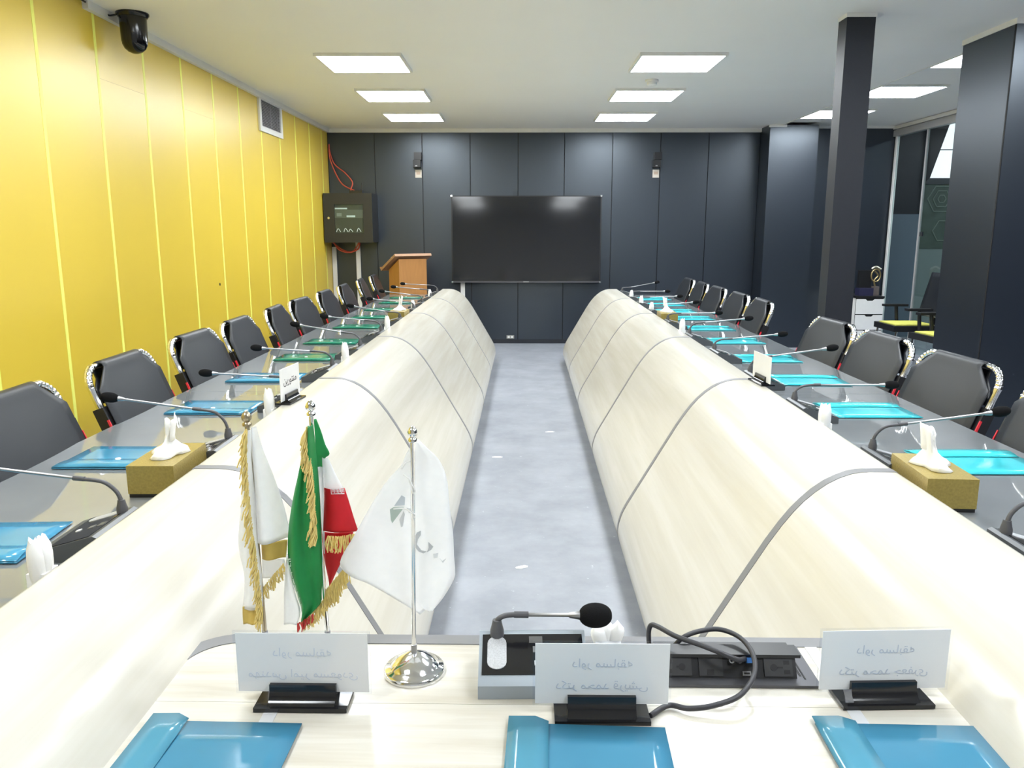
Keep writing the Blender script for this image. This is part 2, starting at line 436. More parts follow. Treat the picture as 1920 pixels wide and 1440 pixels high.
# --- the place beyond the glass
wf = sempty('wall_far', 'dark wall with a bright window beyond the glazed partition')
YF = 11.0
HB = 3.3
MB().box(4.75, 9.5, YF, YF + 0.1, 0, HB).build('backing', M_BLACKW, wf)
MB().box(4.76, 5.42, YF - 0.03, YF - 0.001, 0.0, 1.66).build('lower_panel', mat('slate_blue_board', (0.17, 0.215, 0.27), 0.5), wf)
MB().box(5.421, 6.6, YF - 0.03, YF - 0.001, 0.0, 1.20).build('lower_panel', mat('sage_board', (0.22, 0.27, 0.265), 0.5), wf)
MB().box(5.421, 6.6, YF - 0.035, YF - 0.001, 1.201, 2.05).build('mural_board', mat('dark_green_mural', (0.075, 0.105, 0.085), 0.6, var=0.5, scale=7), wf)
MH = mat('pale_green_line', (0.22, 0.27, 0.23), 0.6)
for cx, cz, r in ((5.685, 1.86, 0.055), (5.685, 1.86, 0.12), (5.685, 1.86, 0.19), (5.75, 1.44, 0.15)):
    hx = [(cx + r * math.cos(math.pi / 3 * k), YF - 0.04, cz + r * math.sin(math.pi / 3 * k)) for k in range(7)]
    mb = MB()
    for p0, p1 in zip(hx[:-1], hx[1:]): mb.tube([p0, p1], 0.007, 5)
    mb.build('hexagon_line', MH, wf)
MB().box(5.421, 6.6, YF - 0.05, YF - 0.001, 2.0505, 2.13).build('window_rail', mat('dark_slate', (0.05, 0.055, 0.06), 0.5), wf)
MDAY = mat('daylight_window', (0.9, 0.9, 0.9), 0.5, emit=((0.93, 0.97, 1.0), 0.62))
def dayp(pts): MB().prism(pts, 'y', YF - 0.012, YF - 0.003).build('window_pane', MDAY, wf)
dayp([(5.47, 2.131), (6.6, 2.131), (6.6, 2.49), (5.575, 2.49)])
dayp([(5.58, 2.505), (6.6, 2.505), (6.6, HB), (5.80, HB)])
MB().prism([(5.425, 2.08), (5.48, 2.131), (5.81, HB), (5.43, HB)], 'y', YF - 0.08, YF - 0.013).build('sloping_beam', M_BLACKG, wf)
struct(MB().box(9.5, 9.6, 5.3, 11.1, 0, HB).build('wall_end', M_BLACKW), 'dark far side wall')
struct(MB().box(GLASS_X + 0.06, 9.5, 5.3, 11.1, HB, HB + 0.1).build('ceiling', M_CEIL), 'ceiling beyond the glazed partition')
struct(MB().box(GLASS_X, GLASS_X + 0.06, 5.3, BACK + 0.2, CEIL_R + 0.10, HB + 0.1).build('wall_upper', M_BLACKW), 'dark wall strip above the glazed partition')
struct(MB().box(GLASS_X + 0.06, 9.6, 5.2, 5.3, 0, HB + 0.1).build('wall_side', M_BLACKW), 'dark wall closing the place beyond the partition')

# ================================================================= CEILING LIGHTS
def ceiling_light(x, y, z, label):
    t = thing('ceiling_light', label, 'light', (x, y, z), 0, 'square ceiling lights')
    mb = MB()
    for a in ((-0.312, -0.295, -0.312, 0.312), (0.295, 0.312, -0.312, 0.312), (-0.295, 0.295, -0.312, -0.295), (-0.295, 0.295, 0.295, 0.312)):
        mb.box(*a, -0.022, 0.0)
    mb.build('frame', M_WHITE, t)
    MB().box(-0.295, 0.295, -0.295, 0.295, -0.018, -0.004).build('diffuser', M_LED, t)
ROWS = [9.15, 7.71, 6.265, 4.05, 2.35, 0.40]
ORD = ['nearest the end wall', 'second from the end wall', 'third from the end wall', 'fourth from the end wall',
       'fifth from the end wall', 'sixth from the end wall', 'seventh from the end wall', 'eighth from the end wall']
for k, y in enumerate(ROWS):
    ceiling_light(-1.135, y, CEIL, 'bright square ceiling light in the row over the left table, ' + ORD[k])
    ceiling_light(1.178, y, CEIL, 'bright square ceiling light in the row over the right table, ' + ORD[k])
    if k < 6:
        ceiling_light(3.50, y, CEIL_R, 'bright square ceiling light in the row beyond the pillars, ' + ORD[k])
ceiling_light(6.6, 9.3, 3.3, 'unseen square lamp added to light the place beyond the glazed partition, the one nearer its window')  # two hidden lamps added to light the place beyond the glass
ceiling_light(6.6, 7.2, 3.3, 'unseen square lamp added to light the place beyond the glazed partition, the one farther from its window')
# smoke detector, dome camera, vent
t = thing('smoke_detector', 'small round white smoke detector under the ceiling', 'detector', (1.122, 7.0, CEIL))
MB().lathe([(0, -0.001), (0.055, -0.001), (0.055, -0.018), (0.05, -0.022), (0, -0.022)], 24).build('base', M_WHITE, t, 40)
MB().lathe([(0.042, -0.022), (0.042, -0.04), (0.03, -0.05), (0, -0.052)], 24).build('cap', M_WHITE, t, 40)
t = thing('dome_camera', 'black dome surveillance camera hanging from the ceiling by the yellow wall', 'camera', (-2.225, 4.90, CEIL))
t.scale = (0.92, 0.92, 0.84)
MB().lathe([(0, -0.001), (0.098, -0.001), (0.098, -0.012), (0.085, -0.03), (0.08, -0.03)], 28).build('mount', M_GLOSSBLK, t, 40)
MB().lathe([(0.082, -0.02), (0.078, -0.18), (0.076, -0.19)], 28).build('housing', M_GLOSSBLK, t, 40)
MB().lathe([(0.076, -0.18), (0.074, -0.205), (0.062, -0.232), (0.04, -0.252), (0.015, -0.262), (0, -0.263)], 28).build('dome', mat('smoked_dome', (0.004, 0.004, 0.005), 0.04), t, 60)
MB().tube(bez([(-0.07, -0.03, -0.01), (-0.12, -0.06, -0.03), (-0.134, -0.16, -0.02), (-0.134, -0.5, -0.008)], 6), 0.006, 6).build('cable', M_BLACK, t, 60)
t = thing('air_vent', 'white framed air vent grille high on the yellow wall', 'vent', (LEFT, 7.93, 2.515))
mb = MB()
for a in ((-0.36, 0.36, 0.118, 0.165), (-0.36, 0.36, -0.165, -0.118), (-0.36, -0.30, -0.118, 0.118), (0.30, 0.36, -0.118, 0.118)):
    mb.box(0.0015, 0.02, a[0], a[1], a[2], a[3])
mb.build('frame', M_WHITE, t, bevel=0.003)
MB().box(0.0015, 0.004, -0.30, 0.30, -0.118, 0.118).build('backing', M_BLACKG, t)
mb = MB()
for k in range(17):
    z = -0.112 + k * 0.014
    mb.box(0.006, 0.014, -0.30, 0.30, z, z + 0.0055)
mb.build('louvres', mat('grey_louvre', (0.30, 0.30, 0.33), 0.5), t)
for y in (-0.02, 0.2):
    MB().box(0.012, 0.017, y, y + 0.012, -0.118, 0.118).build('divider', mat('grey_louvre', (0.30, 0.30, 0.33), 0.5), t)

# ================================================================= END WALL ITEMS
t = thing('television', 'large black wall mounted television on the end wall', 'television', (0.113, BACK - 0.075, 1.335))
t.rotation_euler = (math.radians(-1.75), 0, 0)
MB().box(-0.945, 0.945, -0.012, 0.03, -0.54, 0.54).build('housing', M_BLACK, t, bevel=0.004)
MB().box(-0.930, 0.930, -0.0155, -0.0125, -0.515, 0.527).build('screen', M_SCREEN, t)
MB().box(-0.935, 0.935, -0.022, -0.0125, -0.542, -0.522).build('bottom_rail', mat('dark_grey_metal', (0.10, 0.10, 0.11), 0.35, 0.6), t, bevel=0.002)
MB().box(-0.035, 0.035, -0.0245, -0.0225, -0.537, -0.527).build('badge', M_SILVER, t)
for sx in (-1, 1):
    for z in (-0.535, 0.535):
        MB().box(sx * 0.938 - 0.011, sx * 0.938 + 0.011, -0.03, -0.0125, z - 0.011, z + 0.011).build('corner_clip', M_CHROME, t, bevel=0.003)
MB().box(-0.3, 0.3, 0.03, 0.07, -0.2, 0.2).build('wall_bracket', M_BLACK, t)
for x, sd in ((-1.236, 'left'), (1.738, 'right')):
    t = thing('wall_speaker', 'small black wall speaker to the %s of the television' % sd, 'speaker', (x, BACK, 2.31), 0, 'pair of wall speakers')
    MB().box(-0.045, 0.045, -0.115, -0.015, -0.005, 0.085).build('upper_cube', M_BLACK, t, bevel=0.006)
    MB().box(-0.058, 0.034, -0.12, -0.018, -0.092, -0.008).build('lower_cube', M_BLACK, t, bevel=0.006)
    MB().box(-0.02, 0.02, -0.02, -0.001, -0.06, 0.05).build('bracket', M_BLACK, t)
    MB().box(-0.03, -0.006, -0.1225, -0.1205, -0.083, -0.073).build('badge', M_SILVER, t)
    t = thing('wall_plate', 'small pale cable plate under the %s wall speaker' % sd, 'wall plate', (x + 0.005 - 0.01, BACK, 2.145), 0, 'cable plates')
    MB().box(-0.040, 0.040, -0.012, -0.001, -0.048, 0.048).build('plate', mat('cream_plastic', (0.62, 0.57, 0.50), 0.5), t, bevel=0.004)
    MB().box(-0.025, 0.025, -0.014, -0.0121, -0.012, 0.025).build('cover', mat('tan_plastic', (0.48, 0.36, 0.28), 0.5), t)
# rack cabinet
t = thing('rack_cabinet', 'black wall mounted network cabinet with a glazed door in the corner', 'cabinet', (-2.06, 9.87, 1.595))
MB().box(-0.297, 0.295, 0.02, 0.415, -0.295, 0.295).build('body', mat('cabinet_black', (0.018, 0.018, 0.017), 0.4), t, bevel=0.004)
mb = MB()
for a in ((-0.297, -0.165, -0.295, 0.295), (0.185, 0.295, -0.295, 0.295), (-0.165, 0.185, 0.165, 0.295), (-0.165, 0.185, -0.295, -0.18)):
    mb.box(a[0], a[1], -0.002, 0.018, a[2], a[3])
d = mb.build('door', mat('cabinet_door', (0.022, 0.022, 0.020), 0.35), t)
MB().box(-0.165, 0.185, 0.004, 0.008, -0.18, 0.165).build('door_glass', M_GLASS, d)
MB().lathe([(0, 0), (0.014, 0), (0.014, 0.012), (0, 0.012)], 12, Matrix.Translation((-0.235, -0.003, 0.0)) @ Matrix.Rotation(math.pi / 2, 4, 'X')).build('lock', M_CHROME, d)
MB().box(-0.163, 0.183, 0.0125, 0.0195, -0.178, 0.163).build('rack_panel', mat('olive_grey_metal', (0.075, 0.072, 0.055), 0.5), t)
MB().box(-0.165, 0.18, 0.0095, 0.0122, 0.0, 0.10).build('switch_unit', mat('grey_switch', (0.14, 0.135, 0.11), 0.5), t)
MB().box(-0.16, -0.01, 0.0085, 0.0118, 0.105, 0.122).build('label_strip', M_WHITE, t)
MB().box(-0.02, 0.085, 0.0085, 0.0118, 0.01, 0.032).build('label_strip', M_WHITE, t)
MB().box(-0.14, -0.08, 0.0085, 0.0118, 0.02, 0.06).build('port_block', mat('mid_grey', (0.3, 0.3, 0.28), 0.5), t)
mb = MB()
for x0 in (-0.15, -0.06, 0.0, 0.1):
    mb.tube(bez([(x0, 0.0105, -0.165), (x0 + 0.02, 0.0105, -0.12 - random.random() * 0.02), (x0 + 0.05, 0.0105, -0.165)], 5), 0.004, 5)
mb.build('patch_leads', M_WHITE, t)
t = thing('network_router', 'small black router lying on top of the network cabinet', 'router', (-1.98, 9.98, 1.891))
MB().box(-0.07, 0.09, -0.05, 0.06, 0.0, 0.035).build('body', M_GLOSSBLK, t, bevel=0.01)
MB().tube([(0.06, 0.05, 0.02), (0.07, 0.06, 0.13)], 0.006, 6).build('antenna', M_BLACK, t)
def cable(name, pts, r, m, label, n=8):
    o = MB().tube(bez(pts, n), r, 6).build(name, m, None, 60)
    return tag(o, label, 'cable')
cable('red_cable', [(-2.345, 10.26, 2.50), (-2.33, 10.24, 2.3), (-2.20, 10.2, 2.03), (-2.02, 10.12, 1.93), (-1.99, 10.05, 1.90)], 0.008, M_REDC, 'upper red cable running straight down from the corner to the cabinet')
cable('red_cable', [(-2.35, 10.27, 2.45), (-2.29, 10.24, 2.27), (-2.15, 10.22, 2.15), (-2.06, 10.2, 2.04), (-2.07, 10.15, 1.95), (-2.06, 10.1, 1.90)], 0.008, M_REDC, 'upper red cable bulging to the right above the cabinet')
cable('red_cable', [(-2.30, 10.1, 1.30), (-2.24, 10.12, 1.21), (-2.12, 10.14, 1.175), (-2.0, 10.12, 1.22), (-1.975, 10.1, 1.30)], 0.010, M_REDC, 'lower red cable loop hanging deepest under the cabinet')
cable('red_cable', [(-2.33, 10.16, 1.30), (-2.20, 10.2, 1.20), (-2.08, 10.2, 1.19), (-1.995, 10.16, 1.30)], 0.008, M_REDC, 'lower red cable loop hanging shallower under the cabinet')
for x, z0, z1, lab in ((-2.335, 0.0, 1.24, 'white vertical cable trunking in the corner under the cabinet'), (-2.03, 0.0, 1.296, 'white vertical cable trunking under the middle of the cabinet'), (-0.700, 0.0, 0.79, 'white vertical cable trunking under the television')):
    o = MB().box(x - 0.027, x + 0.027, BACK - 0.036, BACK - 0.0005 - 0.012, z0, z1).build('cable_trunking', M_WHITE, None, bevel=0.004)
    tag(o, lab, 'trunking')
t = thing('wall_socket', 'small grey wall socket low on the end wall', 'socket', (-0.089, BACK - 0.012, 0.085))
MB().box(-0.05, 0.05, -0.008, -0.0005, -0.022, 0.022).build('plate', mat('mid_grey', (0.3, 0.3, 0.28), 0.5), t, bevel=0.003)
MB().box(-0.035, -0.008, -0.0105, -0.0082, -0.012, 0.012).build('outlet', M_WHITE, t)
MB().box(0.008, 0.035, -0.0105, -0.0082, -0.012, 0.012).build('outlet', M_WHITE, t)
# lectern
t = thing('lectern', 'honey coloured wooden lectern standing by the end wall', 'lectern', (-1.315, 9.62, 0), math.radians(36))
W2, D2 = 0.185, 0.13
MB().prism([(-D2, 0.0), (D2, 0.0), (D2, 0.985), (-D2, 1.115)], 'x', -W2, W2).build('body', M_WOODO, t, bevel=0.003)
Mt = Matrix.Translation((0, -0.02, 1.085)) @ Matrix.Rotation(math.radians(-26), 4, 'X')
MB().box(-0.245, 0.245, -0.15, 0.27, 0.0, 0.032, Mt).build('sloping_top', M_WOODT, t, bevel=0.003)
MB().box(-0.245, 0.245, 0.262, 0.275, 0.032, 0.05, Mt).build('book_stop', M_WOODO, t, bevel=0.002)
MB().box(-W2 - 0.01, W2 + 0.01, -D2 - 0.01, D2 + 0.01, 0.0, 0.05).build('plinth', M_WOODO, t, bevel=0.003)
MB().box(-0.22, -0.20, -0.02, 0.0, 0.032, 0.055, Mt).build('pen_peg', M_WHITE, t)

# ================================================================= TABLES
TR = -0.010
TX = 0.048
PROF = [(0.965, 0.756), (0.965, 0.806), (0.962, 0.812), (0.955, 0.814), (0.885, 0.814), (0.862, 0.8125), (0.835, 0.807), (0.806, 0.796), (0.776, 0.7795),
        (0.745, 0.7565), (0.715, 0.7285), (0.688, 0.697), (0.660, 0.6585), (0.627, 0.607), (0.56, 0.491), (0.48, 0.351), (0.415, 0.237), (0.400, 0.207),
        (0.389, 0.178), (0.381, 0.148), (0.377, 0.120), (0.377, 0.095), (0.383, 0.068), (0.396, 0.047), (0.42, 0.036)]
SECT = [0.45, 0.735, 2.10, 3.445, 4.84, 6.235, 7.57, 8.83]
for sd, nm in ((-1, 'left'), (1, 'right')):
    t = thing('conference_table', 'long %s hand wing of the meeting table with pale wood aprons and dark glass top' % nm, 'table', (TX, 0, 0), TR, 'wings of the meeting table')
    prof = [(sd * u, z) for u, z in PROF]
    if sd < 0: pr = prof
    else: pr = prof[::-1]
    G = 0.0168
    for a, b in zip(SECT[:-1], SECT[1:]):
        MB().strip(pr, 'y', a + G, b - G, 0.018).build('apron_panel', M_COVER, t, 50)
    for s in SECT[1:-1]:
        p2 = [(sd * (u), z) for u, z in PROF]
        p3 = p2 if sd < 0 else p2[::-1]
        # strip sits a hair proud of the panels
        n = len(p3); out = []
        for i in range(n):
            a = Vector(p3[max(0, i - 1)]); b = Vector(p3[min(n - 1, i + 1)]); tt = (b - a).normalized()
            out.append((p3[i][0] - tt.y * 0.0012, p3[i][1] + tt.x * 0.0012))
        MB().strip(out, 'y', s - G + 0.0004, s + G - 0.0004, 0.016).build('seam_strip', M_STRIP, t, 50)
    for a, b in ((0.45, 3.445), (3.448, 6.235), (6.238, 8.83)):
        x0, x1 = sorted((sd * 0.945, sd * 1.5635))
        MB().box(x0, x1, a, b, 0.730, 0.750).build('glass_top', M_DARKTOP, t, bevel=0.002, seg=2)
    x0, x1 = sorted((sd * 0.80, sd * 0.83))
    MB().box(x0, x1, 0.46, 8.82, 0.0, 0.728).build('modesty_panel', M_BLACKW, t)
    x0, x1 = sorted((sd * 0.44, sd * 0.47))
    MB().box(x0, x1, 0.46, 8.82, 0.0, 0.05).build('toe_board', M_BLACK, t)
    for y in (0.47, 2.10, 3.445, 4.84, 6.235, 7.57, 8.79):
        x0, x1 = sorted((sd * 0.835, sd * 0.99))
        MB().box(x0, x1, y - 0.015, y + 0.015, 0.0, 0.728).build('support_panel', M_BLACKW, t)
# head table
HZ = 0.675
t = thing('head_table', 'pale wood head table joining the two wings in the foreground', 'table', (TX, 0, 0), TR)
xs = [(-0.672, -0.478), (-0.4555, 0.488), (0.5105, 0.672)]
for (a, b) in xs:
    for (y0, y1) in ((0.50, 1.2085), (1.2095, 1.404)):
        MB().box(a, b, y0, y1, HZ - 0.022, HZ).build('top_panel', M_HEAD, t, bevel=0.0008, seg=1)
M_STRIPL = mat('light_aluminium_strip', (0.72, 0.73, 0.76), 0.3, 0.25)
for a, b in ((-0.478, -0.4555), (0.488, 0.5105)):
    MB().box(a, b, 0.50, 1.404, HZ - 0.022, HZ + 0.0012).build('inlay_strip', M_STRIPL, t)
def band(pts, wd, z0, z1):
    mb = MB(); L = []; R = []
    for i in range(len(pts)):
        a = Vector(pts[max(0, i - 1)]); b = Vector(pts[min(len(pts) - 1, i + 1)]); tt = (b - a).normalized(); nn = Vector((-tt.y, tt.x))
        L.append(Vector(pts[i]) + nn * wd / 2); R.append(Vector(pts[i]) - nn * wd / 2)
    poly = [tuple(p) for p in L] + [tuple(p) for p in R[::-1]]
    bm = mb.bm
    A = [[bm.verts.new((*L[i], z0)), bm.verts.new((*R[i], z0)), bm.verts.new((*R[i], z1)), bm.verts.new((*L[i], z1))] for i in range(len(pts))]
    for i in range(len(pts) - 1):
        for k in range(4):
            l = (k + 1) % 4; bm.faces.new((A[i][k], A[i][l], A[i + 1][l], A[i + 1][k]))
    bm.faces.new(A[0][::-1]); bm.faces.new(A[-1])
    return mb
ps = [(-0.693, 1.26)] + arc(-0.588, 1.316, 0.105, 180, 90, 12) + [(-0.3, 1.421), (0.3, 1.421)] + arc(0.588, 1.316, 0.105, 90, 0, 12) + [(0.693, 1.26)]
band(ps, 0.034, HZ - 0.03, HZ + 0.0016).build('edge_strip', M_STRIP, t, 40)
MB().box(-0.55, 0.55, 1.385, 1.40, 0.05, HZ - 0.031).build('front_panel', M_HEAD, t)
MB().box(-0.40, -0.37, 0.65, 1.384, 0.0, HZ - 0.0225).build('leg_panel', M_BLACKW, t)
MB().box(0.37, 0.40, 0.65, 1.384, 0.0, HZ - 0.0225).build('leg_panel', M_BLACKW, t)
# ================================================================= CHAIRS
LA = math.radians(21)
def BK(s, t, y):
    """point on the leaning back: s up along the back, t out of its front face"""
    return (-s * math.sin(LA) + t * math.cos(LA), y, 0.50 + s * math.cos(LA) + t * math.sin(LA))
def chair_meshes():
    R = {}
    # leatherette sling folded over the top tube
    prof = []
    for k in range(13): prof.append((0.0 + 0.395 * k / 12, 0.024))
    for k in range(1, 6): prof.append((0.395 + 0.08 * k / 5, 0.024))
    for k in range(1, 9):
        a = math.pi * k / 8; prof.append((0.475 + 0.024 * math.sin(a), 0.024 * math.cos(a)))
    for k in range(1, 5): prof.append((0.475 - 0.13 * k / 4, -0.024))
    def hw(i, s, t):
        if t > 0.0239 and s <= 0.3951: return 0.228
        if t > 0.0239: return lerp(0.228, 0.138, min(1, (s - 0.395) / 0.08))
        if i < 27: return 0.138
        return lerp(0.138, 0.20, min(1, (0.475 - s) / 0.13))
    P = []
    for i, (s, t) in enumerate(prof):
        h = hw(i, s, t); row = []
        for j in range(13):
            v = -1 + 2 * j / 12
            dt = 0.010 * (1 - v * v) * math.sin(math.pi * min(1, s / 0.45)) if t > 0.0239 else 0
            row.append(BK(s, t + dt, v * h))
        P.append(row)
    R['back_sling'] = MB().grid(P).mesh('back_sling', M_LEATHER, 50)
    mb = MB()
    arcp = [BK(0.115 + 0.085 * (1 - math.sin(math.pi * k / 16)), 0.0385 - 0.012 * (abs(math.cos(math.pi * k / 16)) ** 2), 0.135 * math.cos(math.pi * k / 16)) for k in range(17)]
    mb.tube(arcp, 0.0022, 5); R['stitched_arc'] = mb.mesh('stitched_arc', M_LEATHER, 60)
    # chrome arch
    pth = [(0.33, -0.232), (0.412, -0.232)] + [(0.412 + 0.073 * math.sin(a), -0.232 + 0.073 * (1 - math.cos(a))) for a in [math.pi / 2 * k / 10 for k in range(1, 11)]]
    pth = pth + [(s, -y) for s, y in pth[::-1]]
    path = [BK(s, 0.0, y) for s, y in pth]
    fine = bez(path, 4)
    rad = [0.0135 + 0.0009 * math.sin(k * 1.1) for k in range(len(fine))]
    R['chrome_arch'] = MB().tube(fine, rad, 10).mesh('chrome_arch', M_CHROME, 60)
    for sd in (-1, 1):
        y = sd * 0.232
        q = [BK(s, tt, y + dy) for s in (0.0,) for tt, dy in ((-0.028, -0.015), (0.018, -0.015), (0.018, 0.015), (-0.028, 0.015))]
        mb = MB(); bm = mb.bm
        A = [bm.verts.new(v) for v in q]; B = [bm.verts.new(BK(0.335, tt, y + dy)) for tt, dy in ((-0.024, -0.015), (0.016, -0.015), (0.016, 0.015), (-0.024, 0.015))]
        bm.faces.new(A[::-1]); bm.faces.new(B)
        for k in range(4): bm.faces.new((A[k], A[(k + 1) % 4], B[(k + 1) % 4], B[k]))
        R['side_sleeve', sd] = mb.mesh('side_sleeve', M_BLACK, None, 0.004)
        mb = MB(); bm = mb.bm
        A = [bm.verts.new(BK(0.10, tt, y + sd * dy)) for tt, dy in ((0.010, 0.0135), (0.021, 0.0135), (0.021, 0.019), (0.010, 0.019))]
        B = [bm.verts.new(BK(0.285, tt, y + sd * dy)) for tt, dy in ((0.011, 0.0135), (0.019, 0.0135), (0.019, 0.018), (0.011, 0.018))]
        bm.faces.new(A[::-1]); bm.faces.new(B)
        for k in range(4): bm.faces.new((A[k], A[(k + 1) % 4], B[(k + 1) % 4], B[k]))
        R['red_piping', sd] = mb.mesh('red_piping', M_RED, None)
        yy = sd * 0.225
        pp = bez([(0.0, yy, 0.51), (-0.005, yy, 0.3), (-0.045, yy, 0.05), (-0.03, yy, 0.016), (0.05, yy, 0.014), (0.36, yy, 0.014), (0.41, yy, 0.03), (0.405, yy, 0.10), (0.37, yy, 0.41)], 5)
        R['sled_leg', sd] = MB().tube(pp, 0.012, 8).mesh('sled_leg', M_CHROME, 60)
    R['seat'] = MB().box(0.0, 0.43, -0.215, 0.215, 0.425, 0.485).mesh('seat', M_LEATHER, 40, 0.02, 3)
    R['cross_bar'] = MB().tube([(-0.02, -0.225, 0.22), (-0.02, 0.225, 0.22)], 0.010, 8).mesh('cross_bar', M_CHROME, 60)
    return R
CH = chair_meshes()
def chair(x, y, rz, label, tilt=0.0):
    t = thing('conference_chair', label, 'chair', (x, y, 0), rz, 'black sling back chairs')
    t.scale = (1.0, 1.14, 1.0)
    for k, me in CH.items():
        nm = k if isinstance(k, str) else k[0]
        c = piece(nm, me, t)
        if nm == 'back_sling':
            md = c.modifiers.new('thickness', 'SOLIDIFY'); md.thickness = 0.006; md.offset = 0
    return t
NUM = ['first', 'second', 'third', 'fourth', 'fifth', 'sixth', 'seventh', 'eighth', 'ninth', 'tenth', 'eleventh']
LY = [2.40, 3.116, 3.842, 4.464, 5.18, 5.78, 6.53, 7.26, 8.07, 8.79]
for i, y in enumerate(LY):
    chair(-1.42, y, math.radians([2, 1, -1, 1, 4, -2, 0, 2, 5, 3][i]),
          'black sling back chair with chrome top bar at the left table, %s from the camera' % NUM[i])
RY = [2.42, 3.113, 3.767, 4.395, 5.706, 6.296, 6.985, 7.59, 8.20]
for i, y in enumerate(RY):
    chair(1.592, y, math.pi + math.radians([0, 3, 2, 3, -2, 0, 1, -2, 0][i]),
          'black sling back chair with chrome top bar at the right table, %s from the camera' % NUM[i])

# ================================================================= MICROPHONES
def console_meshes(mx, shell):
    """shell of a table microphone; person looks along +Y, neck at the origin, mx = -1 mirrors it"""
    R = {}
    def sx(a, b): return tuple(sorted((mx * a, mx * b)))
    a, b = sx(-0.032, 0.160)
    prof = [(-0.112, 0.0), (0.022, 0.0), (0.022, 0.056), (0.012, 0.060), (-0.112, 0.024)]
    R['console_shell'] = MB().prism(prof, 'x', a, b).mesh('console_shell', shell, None, 0.003)
    sl = (0.060 - 0.024) / (0.012 + 0.112)
    ang = math.atan(sl)
    Mx = Matrix.Translation((0, -0.112, 0.0243)) @ Matrix.Rotation(ang, 4, 'X')
    a, b = sx(-0.026, 0.154)
    R['face_panel'] = MB().box(a, b, 0.024, 0.118, 0.0002, 0.0014, Mx).mesh('face_panel', M_GLOSSBLK)
    mb = MB(); n = 8
    cap = [(0.017 * math.cos(math.pi * k / n), 0.095 + 0.017 * math.sin(math.pi * k / n)) for k in range(n + 1)] + \
          [(0.017 * math.cos(math.pi + math.pi * k / n), 0.052 + 0.017 * math.sin(math.pi + math.pi * k / n)) for k in range(n + 1)]
    mb.prism(cap, 'z', 0.0014, 0.0030, Mx)
    R['speaker_grille'] = mb.mesh('speaker_grille', mat('pale_grille', (0.45, 0.46, 0.48), 0.5, 0.2, var=0.4, scale=400))
    a, b = sx(0.066, 0.078)
    mb = MB().box(a, b, 0.044, 0.054, 0.0014, 0.003, Mx)
    R['talk_button'] = mb.mesh('talk_button', M_WHITE)
    a, b = sx(0.058, 0.082)
    R['display'] = MB().box(a, b, 0.096, 0.112, 0.0014, 0.0022, Mx).mesh('display', mat('grey_display', (0.10, 0.10, 0.10), 0.3))
    a, b = sx(0.064, 0.080)
    R['key_block'] = MB().box(a, b, 0.074, 0.088, 0.0014, 0.0024, Mx).mesh('key_block', mat('grey_key', (0.16, 0.16, 0.16), 0.5))
    R['neck_socket'] = MB().lathe([(0, 0.045), (0.0125, 0.045), (0.0125, 0.068), (0.010, 0.078), (0.008, 0.088), (0, 0.088)], 14).mesh('neck_socket', M_NECK, 40)
    return R
M_CONSD = mat('dark_console_shell', (0.075, 0.082, 0.090), 0.35)
CM = {1: console_meshes(1, M_CONSD), -1: console_meshes(-1, M_CONSD), 2: console_meshes(1, M_CONS)}
def foam(mb, p, d, r, L):
    q = Vector(d).to_track_quat('Z', 'Y').to_matrix().to_4x4(); q.translation = Vector(p)
    prof = [(0.006, 0.0)] + [(r * math.sin(math.pi * k / 14) ** 0.8, L * (1 - math.cos(math.pi * k / 14)) / 2) for k in range(2, 14)] + [(0, L)]
    mb.lathe(prof, 16, q)
def microphone(loc, rz, mx, adir, bend, head, fr, fl, label, group):
    t = thing('table_microphone', label, 'microphone', loc, rz, group)
    for k, me in CM[mx].items(): piece(k, me, t)
    bx, bz = bend; hx, hz = head; ax, ay = adir
    P = lambda d, z: (ax * d, ay * d, z)
    z0 = 0.085
    low = bez([P(0.0, z0), P(bx * 0.12, z0 + (bz - z0) * 0.45), P(bx * 0.45, z0 + (bz - z0) * 0.87), P(bx, bz)], 6)
    MB().tube(low, 0.0050, 8).build('gooseneck', M_NECK, t, 60)
    MB().tube([P(bx - 0.004, bz), P(bx + 0.022, bz + (hz - bz) * 0.022 / (hx - bx))], 0.0062, 8).build('collar', M_NECK, t, 60)
    MB().tube([P(bx, bz), P(hx - 0.02, lerp(bz, hz, (hx - 0.02 - bx) / (hx - bx))), P(hx - 0.018, lerp(bz, hz, (hx - 0.018 - bx) / (hx - bx))), P(hx, hz)], [0.0038, 0.0038, 0.0055, 0.0085], 8).build('silver_rod', M_SILVER, t, 60)
    mb = MB(); foam(mb, P(hx - 0.001, hz), Vector(P(hx - bx, hz - bz)), fr, fl)
    mb.build('foam_windshield', M_FOAM, t, 60)
    return t
LM = [(1.77, .088, .12), (2.45, .099, .134), (3.21, .065, .078), (3.84, .074, .089), (4.51, .08, .123), (5.18, .074, .098), (5.97, .05, .091), (6.72, .059, .081), (7.3, .07, .101), (7.95, .074, .095), (8.56, .071, .086)]
for i, (y, b, h) in enumerate(LM):
    microphone((-0.945 + 0.01 * y, y, 0.7505), math.radians(-90), 1, (0, -1), (0.085, 0.05 + b), (0.34, 0.05 + h), 0.0165, 0.058,
               'black gooseneck microphone on the left glass table top, %s from the camera' % NUM[i], 'wing table microphones')
RM = [(1.65, .083, .12), (2.33, .083, .12), (3.04, .066, .066), (3.66, .078, .116), (4.38, .063, .088), (5.06, .075, .10), (5.85, .052, .056), (6.65, .04, .061), (7.35, .045, .055), (8.0, .05, .051), (8.66, .041, .093)]
